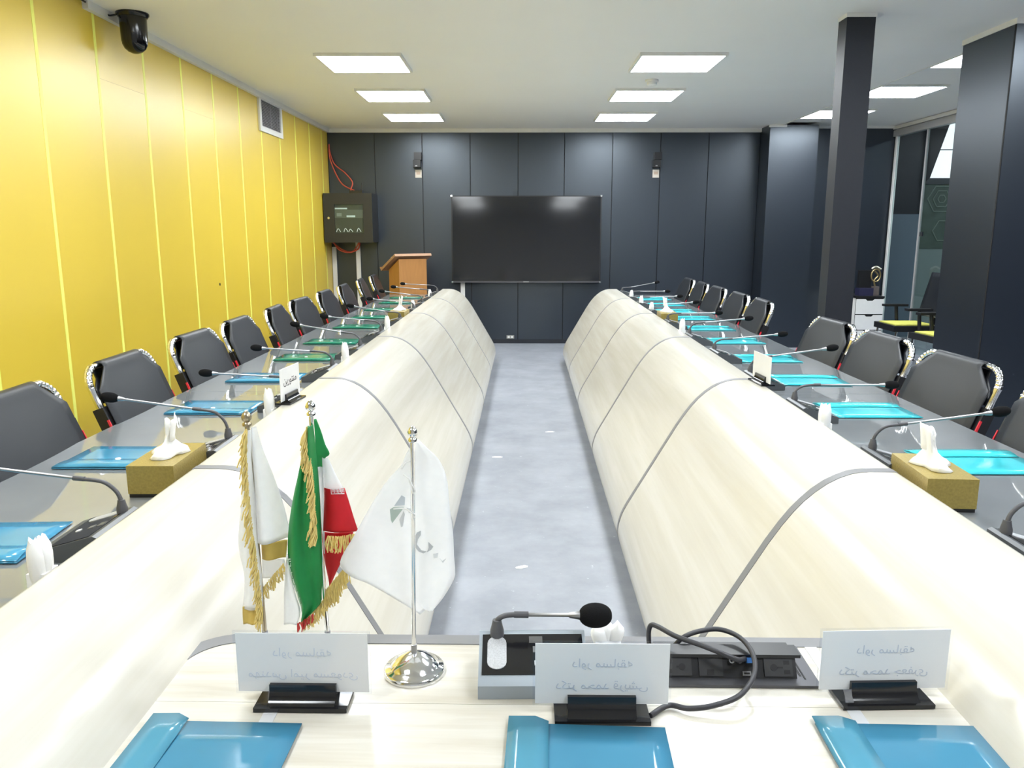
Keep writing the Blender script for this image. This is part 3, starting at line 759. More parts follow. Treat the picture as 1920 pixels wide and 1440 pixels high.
for i, (y, b, h) in enumerate(RM):
    microphone((1.052 + 0.01 * y, y, 0.7505), math.radians(90), -1, (0, -1), (0.075, 0.05 + b), (0.345, 0.05 + h), 0.0165, 0.058,
               'black gooseneck microphone on the right glass table top, %s from the camera' % NUM[i], 'wing table microphones')
microphone((-0.036, 1.336, HZ + 0.0005), math.radians(1), 2, (1, 0), (0.035, 0.098), (0.150, 0.096), 0.0225, 0.060,
           'gooseneck microphone with a round black foam head on the head table', None)

# ================================================================= FOLDERS
def folder_meshes(w, d, flap_side):
    R = {}; n = 8; mth = 6
    P = [[(-w / 2 + w * j / n, -d / 2 + d * i / mth, 0.0035 + 0.0022 * math.sin(math.pi * j / n) * math.sin(math.pi * i / mth)) for j in range(n + 1)] for i in range(mth + 1)]
    R['sleeve'] = P
    if flap_side == 'far':   # flap turned back over the far long edge, button in the middle
        Pf = [[((-w / 2 + w * j / n) * (1 - 0.06 * i / 3), d / 2 - 0.085 * i / 3, 0.0072 + 0.0022 * math.sin(math.pi * j / n) + 0.004 * math.sin(math.pi * i / 3)) for j in range(n + 1)] for i in range(4)]
        b = (0, d / 2 - 0.075, 0.0115)
    elif flap_side == 'near':
        Pf = [[((-w / 2 + w * j / n) * (1 - 0.06 * i / 3), -d / 2 + 0.085 * i / 3, 0.0072 + 0.0022 * math.sin(math.pi * j / n) + 0.004 * math.sin(math.pi * i / 3)) for j in range(n + 1)] for i in range(4)]
        b = (0, -d / 2 + 0.075, 0.0115)
    else:                    # flap along the left short edge, lifted a little
        Pf = [[(-w / 2 + 0.065 * j / 3, -d / 2 + (d + (0.016 if j < 3 else 0.002)) * i / n, 0.0064 + 0.0020 * (j / 3) * (0.3 + 0.7 * i / n)) for j in range(4)] for i in range(n + 1)]
        b = (-w / 2 + 0.055, -0.02, 0.011)
    R['flap'] = Pf; R['button'] = b
    return R
def folder(loc, rz, w, d, side, m, mf, label, group, btn=True):
    t = thing('document_folder', label, 'folder', loc, rz, group)
    f = folder_meshes(w, d, side)
    MB().grid(f['sleeve']).build('sleeve', m, t, 25, solid=0.0030)
    MB().grid(f['flap']).build('flap', mf, t, 20, solid=0.0010)
    if btn:
        MB().lathe([(0, 0), (0.009, 0), (0.008, 0.003), (0, 0.0035)], 12, None, f['button']).build('snap_button', M_WHITE, t, 40)
    return t
F_BLUE2 = film_mat('blue_plastic_flap', (0.075, 0.33, 0.52), 0.88)
F_GREEN2 = film_mat('green_plastic_flap', (0.030, 0.26, 0.17), 0.9)
F_TURQ2 = film_mat('turquoise_plastic_flap', (0.06, 0.62, 0.68), 0.9)
LF = [(1.715, -1.25), (2.41, -1.235), (3.125, -1.21), (3.785, -1.21), (4.41, -1.175), (5.05, -1.18), (5.85, -1.175), (6.5, -1.185), (7.15, -1.20), (7.82, -1.18), (8.42, -1.17)]
for i, (y, x) in enumerate(LF):
    blue = i < 4
    folder((x, y, 0.7505), math.radians([3, 0, 0, 0, 1, 0, -1, 0, 1, 0, 0][i]), 0.33, 0.245, 'near', F_BLUE if blue else F_GREEN, F_BLUE2 if blue else F_GREEN2,
           '%s plastic document folder on the left glass table top, %s from the camera' % ('blue' if blue else 'green', NUM[i]), 'folders on the left table')
RF = [(2.375, 1.42), (3.09, 1.385), (3.73, 1.385), (4.38, 1.385), (5.09, 1.40), (5.76, 1.395), (6.42, 1.41), (7.0, 1.39), (7.6, 1.415), (8.25, 1.41)]
for i, (y, x) in enumerate(RF):
    folder((x, y, 0.7505), math.radians([0, 0, -2, -1, 1, 0, 0, 1, 0, 0][i]), 0.33, 0.25, 'far', F_TURQ, F_TURQ2,
           'turquoise plastic document folder on the right glass table top, %s from the camera' % NUM[i], 'folders on the right table', btn=False)
HF = [(-0.474, 0.985, -1.5, 'in the left foreground by the left wing'), (0.104, 0.98, -2.5, 'in the middle foreground'), (0.600, 0.985, -1.5, 'in the right foreground by the right wing')]
for x, y, a, lab in HF:
    folder((x, y, HZ + 0.0015), math.radians(a), 0.25, 0.33, 'left', F_HEAD, F_HEADF, 'blue plastic document folder on the head table ' + lab, 'folders on the head table')

# ================================================================= TISSUE BOXES, NAPKINS
def tissue_box(x, y, rz, label, sw):
    t = thing('tissue_box', label, 'tissue box', (x, y, 0.7505), rz, 'gold tissue boxes')
    MB().box(-0.063, 0.063, -0.118, 0.118, 0.010, 0.088).build('carton', M_GOLD, t, bevel=0.002)
    MB().box(-0.061, 0.061, -0.116, 0.116, 0.0, 0.0098).build('base_band', M_BLACK, t)
    MB().lathe([(0, 0), (1, 0), (1, 0.0008), (0, 0.0008)], 20, Matrix.Translation((0, 0, 0.0881)) @ Matrix.Diagonal((0.018, 0.06, 1, 1))).build('opening', M_BLACKG, t)
    # crumpled tissue rising out of the slot: broad skirt, narrow waist, upright tuft
    rows = [(0.089, 0.056, 0.062, 0.0), (0.098, 0.046, 0.056, 0.003), (0.112, 0.030, 0.040, 0.006), (0.128, 0.018, 0.026, 0.010), (0.148, 0.014, 0.022, 0.014), (0.170, 0.015, 0.024, 0.017), (0.186, 0.016, 0.026, 0.019)]
    P = []
    for i, (z, rx, ry, off) in enumerate(rows):
        row = []
        for j in range(21):
            an = 2 * math.pi * j / 20
            k = 1 + 0.22 * math.sin(an * 3 + i * 0.5) + 0.12 * math.sin(an * 5 - i)
            row.append((sw * off + rx * k * math.cos(an) * (0.62 if i > 2 else 0.8), ry * k * math.sin(an), z + (0.010 * math.sin(an * 2 + 0.6) if i > 4 else 0) + (0.004 * math.sin(an * 3) if i == 1 else 0)))
        P.append(row)
    MB().grid(P).build('tissue', M_PAPER, t, 50, solid=0.001)
    P = []
    for i in range(5):
        q = i / 4; P.append([(sw * (0.018 + 0.010 * q) + 0.008 * math.sin(v * 5), -0.024 + 0.048 * v, 0.13 + 0.062 * q + 0.012 * q * v) for v in [k / 6 for k in range(7)]])
    MB().grid(P).build('tissue_tuft', M_PAPER, t, 70, solid=0.001)
    return t
tissue_box(-0.985, 2.155, math.radians(1), 'gold tissue box with a white tissue pulled up, near end of the left table', 1)
tissue_box(-0.925, 6.20, math.radians(-2), 'gold tissue box with a white tissue pulled up, far end of the left table', 1)
tissue_box(1.115, 2.055, math.radians(-4), 'gold tissue box with a white tissue pulled up, near end of the right table', -1)
tissue_box(1.150, 6.09, math.radians(-2), 'gold tissue box with a white tissue pulled up, far end of the right table', -1)
def napkin(x, y, z, h, label, rz=0.0):
    t = thing('folded_napkins', label, 'napkins', (x, y, z), rz, 'upright folded napkins')
    MB().box(-0.018, 0.018, -0.024, 0.024, 0.0, h * 0.4).build('paper_wrap', M_PAPER, t, 40, 0.008, 3)
    for k, (dy, dx, hh) in enumerate(((-0.016, 0.0, 1.0), (0.0, 0.004, 0.96), (0.016, -0.002, 0.93))):
        P = []
        for i in range(7):
            a = i / 6
            wd = 0.015 + 0.005 * math.sin(a * 3.0) - 0.009 * max(0, a - 0.8) * 5 * 0.8
            row = []
            for j in range(9):
                an = 2 * math.pi * j / 8
                row.append((dx + math.cos(an) * wd * 0.8, dy * (0.7 + 0.5 * a) + math.sin(an) * wd * 0.8, 0.006 + (h * hh - 0.006) * a + (0.006 * math.cos(an * 2 + k) if i == 6 else 0)))
            P.append(row)
        P.append([(dx, dy * 1.2, h * hh - 0.004)] * 9)
        mb = MB().grid(P); bmesh.ops.remove_doubles(mb.bm, verts=mb.bm.verts[:], dist=0.0004)
        mb.build('napkin', M_PAPER, t, 60)
    return t
for i, y in enumerate((1.47, 2.90, 4.17, 5.48, 6.76, 7.97)):
    napkin(-0.956 + 0.01 * y, y, 0.7505, [0.118, 0.128, 0.122, 0.122, 0.118, 0.12][i], 'upright white folded napkins behind the apron of the left table, %s from the camera' % NUM[i])
for i, y in enumerate((2.72, 5.30, 6.62, 7.22, 7.9)):
    napkin(1.052 + 0.01 * y, y, 0.7505, [0.112, 0.125, 0.115, 0.12, 0.12][i], 'upright white folded napkins behind the apron of the right table, %s from the camera' % NUM[i])
napkin(0.172, 1.392, HZ + 0.0025, 0.048, 'white folded napkins behind the middle name plate on the head table', math.pi / 2)

# ================================================================= WRITING
FORMS = {'ا': (0xFE8D, 0xFE8E), 'د': (0xFEA9, 0xFEAA), 'ر': (0xFEAD, 0xFEAE), 'و': (0xFEED, 0xFEEE),
         'ب': 0xFE8F, 'ت': 0xFE95, 'ج': 0xFE9D, 'ح': 0xFEA1, 'س': 0xFEB1, 'ش': 0xFEB5, 'ع': 0xFEC9, 'ف': 0xFED1, 'ق': 0xFED5,
         'ک': 0xFB8E, 'م': 0xFEE1, 'ن': 0xFEE5, 'ه': 0xFEE9, 'ی': 0xFBFC}
def shape(txt):
    words = []
    for wd in txt.split(' '):
        out = []
        for i, ch in enumerate(wd):
            f = FORMS[ch]
            prev = i > 0 and not isinstance(FORMS[wd[i - 1]], tuple)
            if isinstance(f, tuple):
                out.append(chr(f[1] if prev else f[0]))
            else:
                nxt = i < len(wd) - 1
                out.append(chr(f + (3 if prev and nxt else 1 if prev else 2 if nxt else 0)))
        words.append(''.join(out))
    return ' '.join(words)[::-1]
def text_mesh(name, txt, size, m, depth=0.0002):
    cu = D.curves.new(name, 'FONT'); cu.body = txt; cu.size = size; cu.align_x = 'CENTER'; cu.align_y = 'CENTER'
    cu.extrude = depth; cu.resolution_u = 3
    ob = D.objects.new(name, cu); COL.objects.link(ob)
    dg = bpy.context.evaluated_depsgraph_get(); dg.update()
    me = D.meshes.new_from_object(ob.evaluated_get(dg)); me.name = name
    D.objects.remove(ob); D.curves.remove(cu)
    me.materials.clear(); me.materials.append(m)
    return me
def put_text(parent, txt, size, m, M):
    me = text_mesh('lettering', shape(txt), size, m)
    o = piece('lettering', me, parent); o.matrix_local = M
    return o

# ================================================================= NAME PLATES
def plate_stand(t, w):
    """black moulded foot: tray, swept body and slot lip"""
    MB().box(-w / 2, w / 2, -0.030, 0.030, 0.0, 0.007).build('foot', M_GLOSSBLK, t, bevel=0.002)
    prof = [(-0.024, 0.007), (-0.018, 0.010), (-0.012, 0.016), (-0.0085, 0.024), (-0.0075, 0.036), (0.0075, 0.036), (0.0085, 0.024), (0.012, 0.016), (0.018, 0.010), (0.024, 0.007)]
    a = MB().prism(prof, 'x', -w * 0.36, w * 0.36)
    a.build('clip', M_GLOSSBLK, t, 30)
def name_plate(loc, rz, w, h, lines, label, faint=False, cards=True):
    t = thing('name_plate', label, 'name plate', loc, rz, 'name plates on the head table')
    plate_stand(t, 0.155)
    MB().box(-w / 2, w / 2, -0.0022, 0.0022, 0.017, 0.017 + h).build('acrylic_sleeve', M_ACRYL, t, bevel=0.0012, seg=1)
    c = MB().box(-w / 2 + 0.004, w / 2 - 0.004, -0.0006, 0.0006, 0.020, 0.017 + h - 0.004).build('card', M_CARD, t)
    g = M_GHOST2 if faint else M_GHOST
    for k, (txt, size) in enumerate(lines):
        z = 0.017 + h * (0.66 if k == 0 else 0.32)
        # printed on the far side, a pale copy on this side colours in the show-through, back to front
        put_text(c, txt, size, M_INK, Matrix.Translation((0, 0.0009, z)) @ Matrix.Rotation(math.pi, 4, 'Z') @ Matrix.Rotation(math.pi / 2, 4, 'X'))
        put_text(c, txt, size, g, Matrix.Translation((0, -0.0009, z)) @ Matrix.Rotation(math.pi, 4, 'Z') @ Matrix.Rotation(math.pi / 2, 4, 'X'))
    return t
name_plate((-0.358, 1.212, HZ + 0.0015), math.radians(-0.5), 0.228, 0.113, [('داور مسابقه', 0.021), ('مهندس امیر مسعودی', 0.021)],
           'clear name plate on a black foot standing left of the chrome flag stand', faint=True)
name_plate((0.139, 1.182, HZ + 0.0005), math.radians(-0.3), 0.226, 0.114, [('داور مسابقه', 0.021), ('دکتر محمد قریشی', 0.021)],
           'clear name plate on a black foot in front of the round headed microphone')
name_plate((0.618, 1.227, HZ + 0.0015), math.radians(2.0), 0.224, 0.114, [('داور مسابقه', 0.021), ('دکتر محمد جعفری', 0.021)],
           'clear name plate on a black foot right of the socket box')
t = thing('name_plate', 'white name plate with black writing standing on the apron of the left table', 'name plate', (-0.868, 2.975, 0.8143), math.radians(90 - 7), 'name plates on the wings')
plate_stand(t, 0.155)
c = MB().box(-0.09, 0.09, -0.0012, 0.0012, 0.013, 0.135).build('card', M_WHITE, t)
put_text(c, 'منتورین', 0.040, M_INK, Matrix.Translation((0.0, -0.0016, 0.085)) @ Matrix.Rotation(math.pi / 2, 4, 'X'))
t = thing('name_plate', 'plain white name plate standing on the apron of the right table', 'name plate', (1.045, 3.35, 0.8143), math.radians(-90 + 4), 'name plates on the wings')
plate_stand(t, 0.155)
MB().box(-0.10, 0.10, -0.0012, 0.0012, 0.013, 0.125).build('card', M_WHITE, t)

# ---- measured outlines in metres (x, y, z)
FLAG3 = [((-0.1762, 1.32, 1.1011), (-0.1737, 1.32, 1.1006)), ((-0.1888, 1.32, 1.0785), (-0.157, 1.32, 1.0911)), ((-0.1991, 1.32, 1.0557), (-0.1356, 1.32, 1.0698)), ((-0.2271, 1.32, 1.0175), (-0.1226, 1.32, 1.0432)), ((-0.2579, 1.32, 0.9763), (-0.1186, 1.32, 0.9869)), ((-0.2842, 1.32, 0.9345), (-0.1144, 1.32, 0.935)), ((-0.3108, 1.32, 0.8897), (-0.1127, 1.32, 0.8823)), ((-0.2944, 1.32, 0.8631), (-0.1108, 1.32, 0.8556)), ((-0.2625, 1.32, 0.8418), (-0.1132, 1.32, 0.8449)), ((-0.2132, 1.32, 0.8109), (-0.1327, 1.32, 0.8071)), ((-0.1735, 1.32, 0.7839), (-0.1534, 1.32, 0.7785))]
EMBLEM = [('p', [(-0.2163, 1.315, 0.982), (-0.2023, 1.315, 1.0026), (-0.1963, 1.315, 0.9988), (-0.1979, 1.315, 0.9834)], 'b'), ('p', [(-0.2239, 1.315, 0.9756), (-0.2176, 1.315, 0.9795), (-0.1992, 1.315, 0.9787), (-0.221, 1.315, 0.9484), (-0.2233, 1.315, 0.9549)], 'n'), ('p', [(-0.2085, 1.315, 0.9549), (-0.2002, 1.315, 0.9718), (-0.1984, 1.315, 0.9653), (-0.2027, 1.315, 0.9419), (-0.2059, 1.315, 0.9406)], 'l'), ('p', [(-0.1951, 1.315, 0.9782), (-0.1834, 1.315, 0.9757), (-0.1836, 1.315, 0.9679), (-0.1909, 1.315, 0.9679)], 'l'), ('p', [(-0.1783, 1.315, 0.9303), (-0.1708, 1.315, 0.9342), (-0.171, 1.315, 0.9264), (-0.1761, 1.315, 0.9185), (-0.1783, 1.315, 0.9093), (-0.1703, 1.315, 0.8988), (-0.1605, 1.315, 0.8962), (-0.1667, 1.315, 0.8935), (-0.1753, 1.315, 0.8969), (-0.1838, 1.315, 0.9067), (-0.1861, 1.315, 0.9132), (-0.1822, 1.315, 0.9211)], 'g'), ('p', [(-0.1576, 1.315, 0.9133), (-0.1492, 1.315, 0.9041), (-0.153, 1.315, 0.8989), (-0.1605, 1.315, 0.8949), (-0.1574, 1.315, 0.9028)], 'g'), ('p', [(-0.1494, 1.315, 0.891), (-0.1407, 1.315, 0.8923), (-0.1421, 1.315, 0.8844), (-0.1483, 1.315, 0.8838)], 'l'), ('p', [(-0.1379, 1.315, 0.8831), (-0.1335, 1.315, 0.8778), (-0.1265, 1.315, 0.8818), (-0.1323, 1.315, 0.8743)], 'l')]
TIES = [[(-0.1952, 1.308, 1.0469), (-0.1855, 1.306, 1.04), (-0.1806, 1.304, 1.0305), (-0.1751, 1.306, 1.0185), (-0.1789, 1.306, 1.0134), (-0.1808, 1.304, 1.023), (-0.1855, 1.306, 1.0374)], [(-0.198, 1.312, 1.0557), (-0.1902, 1.31, 1.0676), (-0.1813, 1.316, 1.0683)], [(-0.2146, 1.312, 0.9831), (-0.1946, 1.309, 0.9848), (-0.1833, 1.306, 0.979), (-0.1761, 1.306, 0.9752), (-0.1804, 1.306, 0.9675)]]
F1_LEFT = [((-0.4768, 1.352, 1.1145), (-0.468, 1.352, 1.1145)), ((-0.4859, 1.352, 1.0567), (-0.4687, 1.352, 1.0568)), ((-0.4926, 1.352, 0.9949), (-0.469, 1.352, 0.995)), ((-0.5012, 1.352, 0.9225), (-0.4681, 1.352, 0.9226)), ((-0.5009, 1.352, 0.881), (-0.4661, 1.352, 0.8811)), ((-0.4978, 1.352, 0.8357), (-0.4658, 1.352, 0.8358)), ((-0.5032, 1.352, 0.7751), (-0.467, 1.352, 0.7801))]
F1_RIGHT = [((-0.4711, 1.362, 1.118), (-0.4639, 1.362, 1.115)), ((-0.4717, 1.362, 1.0845), (-0.4575, 1.362, 1.0754)), ((-0.4711, 1.362, 1.0228), (-0.4412, 1.362, 1.0228)), ((-0.472, 1.362, 0.96), (-0.4253, 1.362, 0.9601)), ((-0.4726, 1.362, 0.901), (-0.4178, 1.362, 0.9034))]
F1_BAND = [((-0.4659, 1.362, 0.901), (-0.4202, 1.362, 0.9027)), ((-0.4661, 1.362, 0.8832), (-0.4224, 1.362, 0.885)), ((-0.4661, 1.362, 0.8671), (-0.4251, 1.362, 0.8688))]
F1_TRI = [((-0.4695, 1.372, 0.8643), (-0.4283, 1.372, 0.8645)), ((-0.4697, 1.372, 0.8398), (-0.4295, 1.372, 0.853)), ((-0.4699, 1.372, 0.8167), (-0.4489, 1.372, 0.8365))]
F1_SQ = [((-0.5018, 1.346, 0.7804), (-0.4649, 1.346, 0.7838)), ((-0.5027, 1.346, 0.7666), (-0.4656, 1.346, 0.7667)), ((-0.5027, 1.346, 0.7467), (-0.4682, 1.346, 0.7485))]
F1_FR = [(-0.4713, 1.345, 1.1193), (-0.4736, 1.342, 1.09), (-0.4734, 1.34, 1.0359), (-0.4729, 1.34, 0.9743), (-0.4694, 1.34, 0.9116), (-0.4667, 1.34, 0.8574), (-0.4636, 1.34, 0.809), (-0.4647, 1.342, 0.7655)]
F1_FR2 = [(-0.467, 1.366, 0.8129), (-0.4471, 1.366, 0.8376), (-0.4267, 1.366, 0.8605)]
F2_GREEN = [((-0.3644, 1.35, 1.1242), (-0.3585, 1.35, 1.1242)), ((-0.3759, 1.35, 1.0819), (-0.3562, 1.35, 1.082)), ((-0.3881, 1.35, 1.033), (-0.3541, 1.35, 1.033)), ((-0.4011, 1.35, 0.9833), (-0.3528, 1.35, 0.9834)), ((-0.4113, 1.35, 0.933), (-0.3527, 1.35, 0.9332)), ((-0.4159, 1.35, 0.8853), (-0.3525, 1.35, 0.8854)), ((-0.414, 1.35, 0.8434), (-0.3538, 1.35, 0.8436)), ((-0.4056, 1.35, 0.8109), (-0.3559, 1.35, 0.811)), ((-0.3994, 1.35, 0.7846), (-0.3592, 1.35, 0.793)), ((-0.3945, 1.35, 0.7599), (-0.3851, 1.35, 0.7632))]
F2_GTOP = [((-0.3688, 1.37, 1.1284), (-0.359, 1.37, 1.1269)), ((-0.3674, 1.37, 1.1071), (-0.3513, 1.37, 1.1025)), ((-0.3641, 1.37, 1.0825), (-0.3449, 1.37, 1.0795)), ((-0.3621, 1.37, 1.0625), (-0.3381, 1.37, 1.0634)), ((-0.3605, 1.37, 1.0516), (-0.3475, 1.37, 1.0547)), ((-0.3591, 1.37, 1.0298), (-0.3546, 1.37, 1.0298))]
F2_WLEFT = [((-0.4173, 1.352, 0.8812), (-0.4149, 1.352, 0.8812)), ((-0.4219, 1.352, 0.8424), (-0.4118, 1.352, 0.8489)), ((-0.4258, 1.352, 0.8033), (-0.4047, 1.352, 0.8099)), ((-0.4283, 1.352, 0.7703), (-0.3974, 1.352, 0.7738)), ((-0.4298, 1.352, 0.7421), (-0.405, 1.352, 0.7455))]
F2_WMID = [((-0.3579, 1.367, 1.0401), (-0.3464, 1.367, 1.0432)), ((-0.3597, 1.367, 0.99), (-0.3482, 1.367, 0.9901)), ((-0.3602, 1.367, 0.9265), (-0.3496, 1.367, 0.9266)), ((-0.3594, 1.367, 0.8782), (-0.3515, 1.367, 0.8782))]
F2_WRIGHT = [((-0.3489, 1.37, 1.0563), (-0.3383, 1.37, 1.061)), ((-0.3495, 1.37, 1.0298), (-0.3267, 1.37, 1.0299)), ((-0.3501, 1.37, 0.9985), (-0.3118, 1.37, 0.9986))]
F2_RED = [((-0.3461, 1.357, 1.0044), (-0.3093, 1.357, 1.0055)), ((-0.347, 1.357, 0.9778), (-0.302, 1.357, 0.978)), ((-0.3492, 1.357, 0.9495), (-0.295, 1.357, 0.9496)), ((-0.3514, 1.357, 0.9209), (-0.2878, 1.357, 0.9258))]
F2_RED2 = [((-0.3553, 1.37, 0.9173), (-0.2989, 1.37, 0.9175)), ((-0.3552, 1.37, 0.8867), (-0.3093, 1.37, 0.8868)), ((-0.3534, 1.37, 0.8574), (-0.3242, 1.37, 0.8575)), ((-0.3498, 1.37, 0.8344), (-0.336, 1.37, 0.8328)), ((-0.347, 1.37, 0.8147), (-0.3446, 1.37, 0.814))]
K_RED = ((-0.332, 1.35, 0.9959), (-0.3076, 1.35, 0.9966))
K_GRN = ((-0.4164, 1.3465, 0.8755), (-0.3909, 1.3465, 0.7634))
F2_FR = [(-0.3646, 1.345, 1.124), (-0.3663, 1.342, 1.1023), (-0.362, 1.342, 1.0721), (-0.3573, 1.34, 1.0362), (-0.3561, 1.34, 0.987), (-0.3581, 1.342, 0.9488), (-0.3574, 1.345, 0.9351)]
F2_FR2 = [(-0.3382, 1.35, 0.9221), (-0.3172, 1.35, 0.9212), (-0.2876, 1.35, 0.927)]
F2_FR3 = [(-0.3489, 1.362, 0.8119), (-0.336, 1.362, 0.8283), (-0.3198, 1.362, 0.848), (-0.31, 1.362, 0.8643)]
F2_FR4 = [(-0.3945, 1.35, 0.7599), (-0.3723, 1.35, 0.7749), (-0.3575, 1.355, 0.7905), (-0.3426, 1.36, 0.8063), (-0.3268, 1.36, 0.8162)]
F2_FR5 = [(-0.4011, 1.345, 0.7542), (-0.3869, 1.345, 0.7625), (-0.3695, 1.345, 0.7741)]
CABLE = [(0.2184, 1.1713, 0.681), (0.2526, 1.1983, 0.682), (0.284, 1.1865, 0.684), (0.3258, 1.1865, 0.69), (0.3711, 1.2003, 0.7), (0.406, 1.2424, 0.712), (0.4159, 1.2865, 0.725), (0.4054, 1.3317, 0.732), (0.3754, 1.3601, 0.733), (0.3373, 1.3583, 0.73), (0.3063, 1.3443, 0.726), (0.2903, 1.3431, 0.71), (0.2808, 1.3512, 0.69)]
CABLE2 = [(0.4143, 1.3087, 0.706), (0.3885, 1.2758, 0.72), (0.3672, 1.2732, 0.73), (0.3273, 1.2951, 0.737), (0.2875, 1.3227, 0.739), (0.2617, 1.3596, 0.738), (0.2507, 1.3715, 0.735), (0.2465, 1.3715, 0.72), (0.2491, 1.374, 0.69)]
# ================================================================= TABLE FLAGS
C_WHITE = cloth_mat('white_satin', (0.93, 0.94, 0.96), 0.5)
C_WHITE2 = cloth_mat('white_polyester', (0.95, 0.96, 0.98), 0.55)
C_GREEN = cloth_mat('green_satin', (0.012, 0.30, 0.075), 0.25, 0.45)
C_DGREEN = C_GREEN
C_RED = cloth_mat('red_satin', (0.66, 0.012, 0.025), 0.25, 0.5)
C_GOLD = cloth_mat('gold_satin', (0.70, 0.52, 0.13), 0.2, 0.5)
def sheet(rows, yf, nu=8, sub=4):
    """rows: (xl, xr, z) from the top down; yf(x, z, u, v) -> y.  A cloth surface between two edges."""
    R = bez([(a, b, z) for a, b, z in rows], sub)
    P = []
    for i, r in enumerate(R):
        v = i / (len(R) - 1)
        row = []
        for j in range(nu + 1):
            u = j / nu; x = lerp(r[0], r[1], u); row.append((x, yf(x, r[2], u, v), r[2]))
        P.append(row)
    return MB().grid(P)
def rowsof(L):
    return [(a[0], b[0], (a[2] + b[2]) / 2) for a, b in L]
def fringe(path, dirv, length, n, m, parent, seed=1, wd=0.0022, yoff=-0.002, curl=0.004):
    rnd = random.Random(seed)
    P = bez(path, 10); mb = MB()
    for k in range(n):
        f = (k + 0.5) / n * (len(P) - 1); i = int(f); p = P[i].lerp(P[min(i + 1, len(P) - 1)], f - i)
        L = length * (0.75 + 0.45 * rnd.random())
        d = Vector(dirv) + Vector((rnd.uniform(-.18, .18), rnd.uniform(-.15, .15), rnd.uniform(-.12, .12)))
        d.normalize(); p = p + Vector((rnd.uniform(-.001, .001), yoff + rnd.uniform(-.003, .001), 0))
        m1 = p + d * L * 0.5 + Vector((rnd.uniform(-1, 1) * curl, rnd.uniform(-1, 0) * curl, 0))
        mb.tube([p, m1, p + d * L], [wd * 0.7, wd, wd * 0.8], 4)
    o = mb.build('fringe', m, parent, 70); o['kind'] = 'stuff'
    return o
def pole(parent, base, top, r, tip=True, m=None):
    m = m or M_CHROME
    b = Vector(base); tp = Vector(top)
    MB().tube([b, tp], r, 12).build('pole', m, parent, 60)
    if tip:
        q = (tp - b).to_track_quat('Z', 'Y').to_matrix().to_4x4(); q.translation = tp
        MB().lathe([(r, 0), (r * 1.9, 0.002), (r * 1.9, 0.006), (r * 1.1, 0.009), (r * 2.0, 0.013), (r * 2.2, 0.018), (r * 1.6, 0.024), (r * 0.7, 0.028), (0, 0.029)], 14, q).build('finial', m, parent, 60)
def stand_base(parent, x, y, z, r):
    MB().lathe([(0, 0.0), (r, 0.0), (r * 1.0, 0.005), (r * 0.93, 0.010), (r * 0.80, 0.0125), (r * 0.77, 0.0155), (r * 0.55, 0.025), (r * 0.28, 0.033), (r * 0.10, 0.036), (0, 0.036)], 40, None, (x, y, z)).build('base', M_CHROME, parent, 60)
    MB().lathe([(0.0055, 0.033), (0.0055, 0.052), (0.003, 0.053)], 14, None, (x, y, z)).build('socket', M_SILVER, parent, 60)
# ---- white flag on the single chrome stand
t = thing('table_flag', 'white table flag with a pale round emblem on a single chrome stand', 'flag')
FB = (-0.185, 1.312, HZ + 0.0005)
stand_base(t, FB[0], FB[1], FB[2], 0.056)
pole(t, (FB[0], FB[1], FB[2] + 0.045), (-0.1785, 1.312, 1.103), 0.0040)
def y3(x, z, u, v):
    return 1.322 + 0.010 * math.sin(u * 3.1) + 0.022 * max(0, u - 0.72) ** 1.0 * 2.2 - 0.020 * max(0, 0.35 - u) + 0.006 * math.sin(z * 34 + u * 2)
fl = sheet(rowsof(FLAG3), y3, 14, 5).build('cloth', C_WHITE2, t, 80, solid=0.0008)
E_GREY = mat('pale_grey_print', (0.50, 0.52, 0.55), 0.8); E_GRN = mat('pale_green_print', (0.50, 0.60, 0.56), 0.8)
E_BLU = mat('pale_blue_print', (0.66, 0.72, 0.80), 0.8); E_LG = mat('light_grey_print', (0.66, 0.68, 0.71), 0.8)
ROW3 = bez([(p, q, z) for p, q, z in rowsof(FLAG3)], 5)
def cloth_y(x, z):
    """distance of the white cloth at a point of it"""
    best = min(range(len(ROW3)), key=lambda i: abs(ROW3[i][2] - z))
    xl, xr = ROW3[best][0], ROW3[best][1]
    u = min(1, max(0, (x - xl) / max(1e-4, xr - xl)))
    return y3(x, z, u, best / (len(ROW3) - 1))
def emb(name, pts, m):
    mb = MB(); bm = mb.bm
    A = [bm.verts.new((p[0], cloth_y(p[0], p[2]) - 0.0020, p[2])) for p in pts]
    B = [bm.verts.new((p[0], cloth_y(p[0], p[2]) - 0.0008, p[2])) for p in pts]
    n = len(pts); bm.faces.new(A); bm.faces.new(B[::-1])
    for i in range(n): bm.faces.new((A[(i + 1) % n], A[i], B[i], B[(i + 1) % n]))
    mb.build(name, m, fl)
for nm, pts, m in EMBLEM:
    emb('emblem_piece', pts, {'g': E_GREY, 'n': E_GRN, 'b': E_BLU, 'l': E_LG}[m])
for pts in TIES:
    MB().tube(bez([(p[0], p[1], p[2]) for p in pts], 6), 0.0011, 6).build('tie_string', M_WHITE, t, 60)
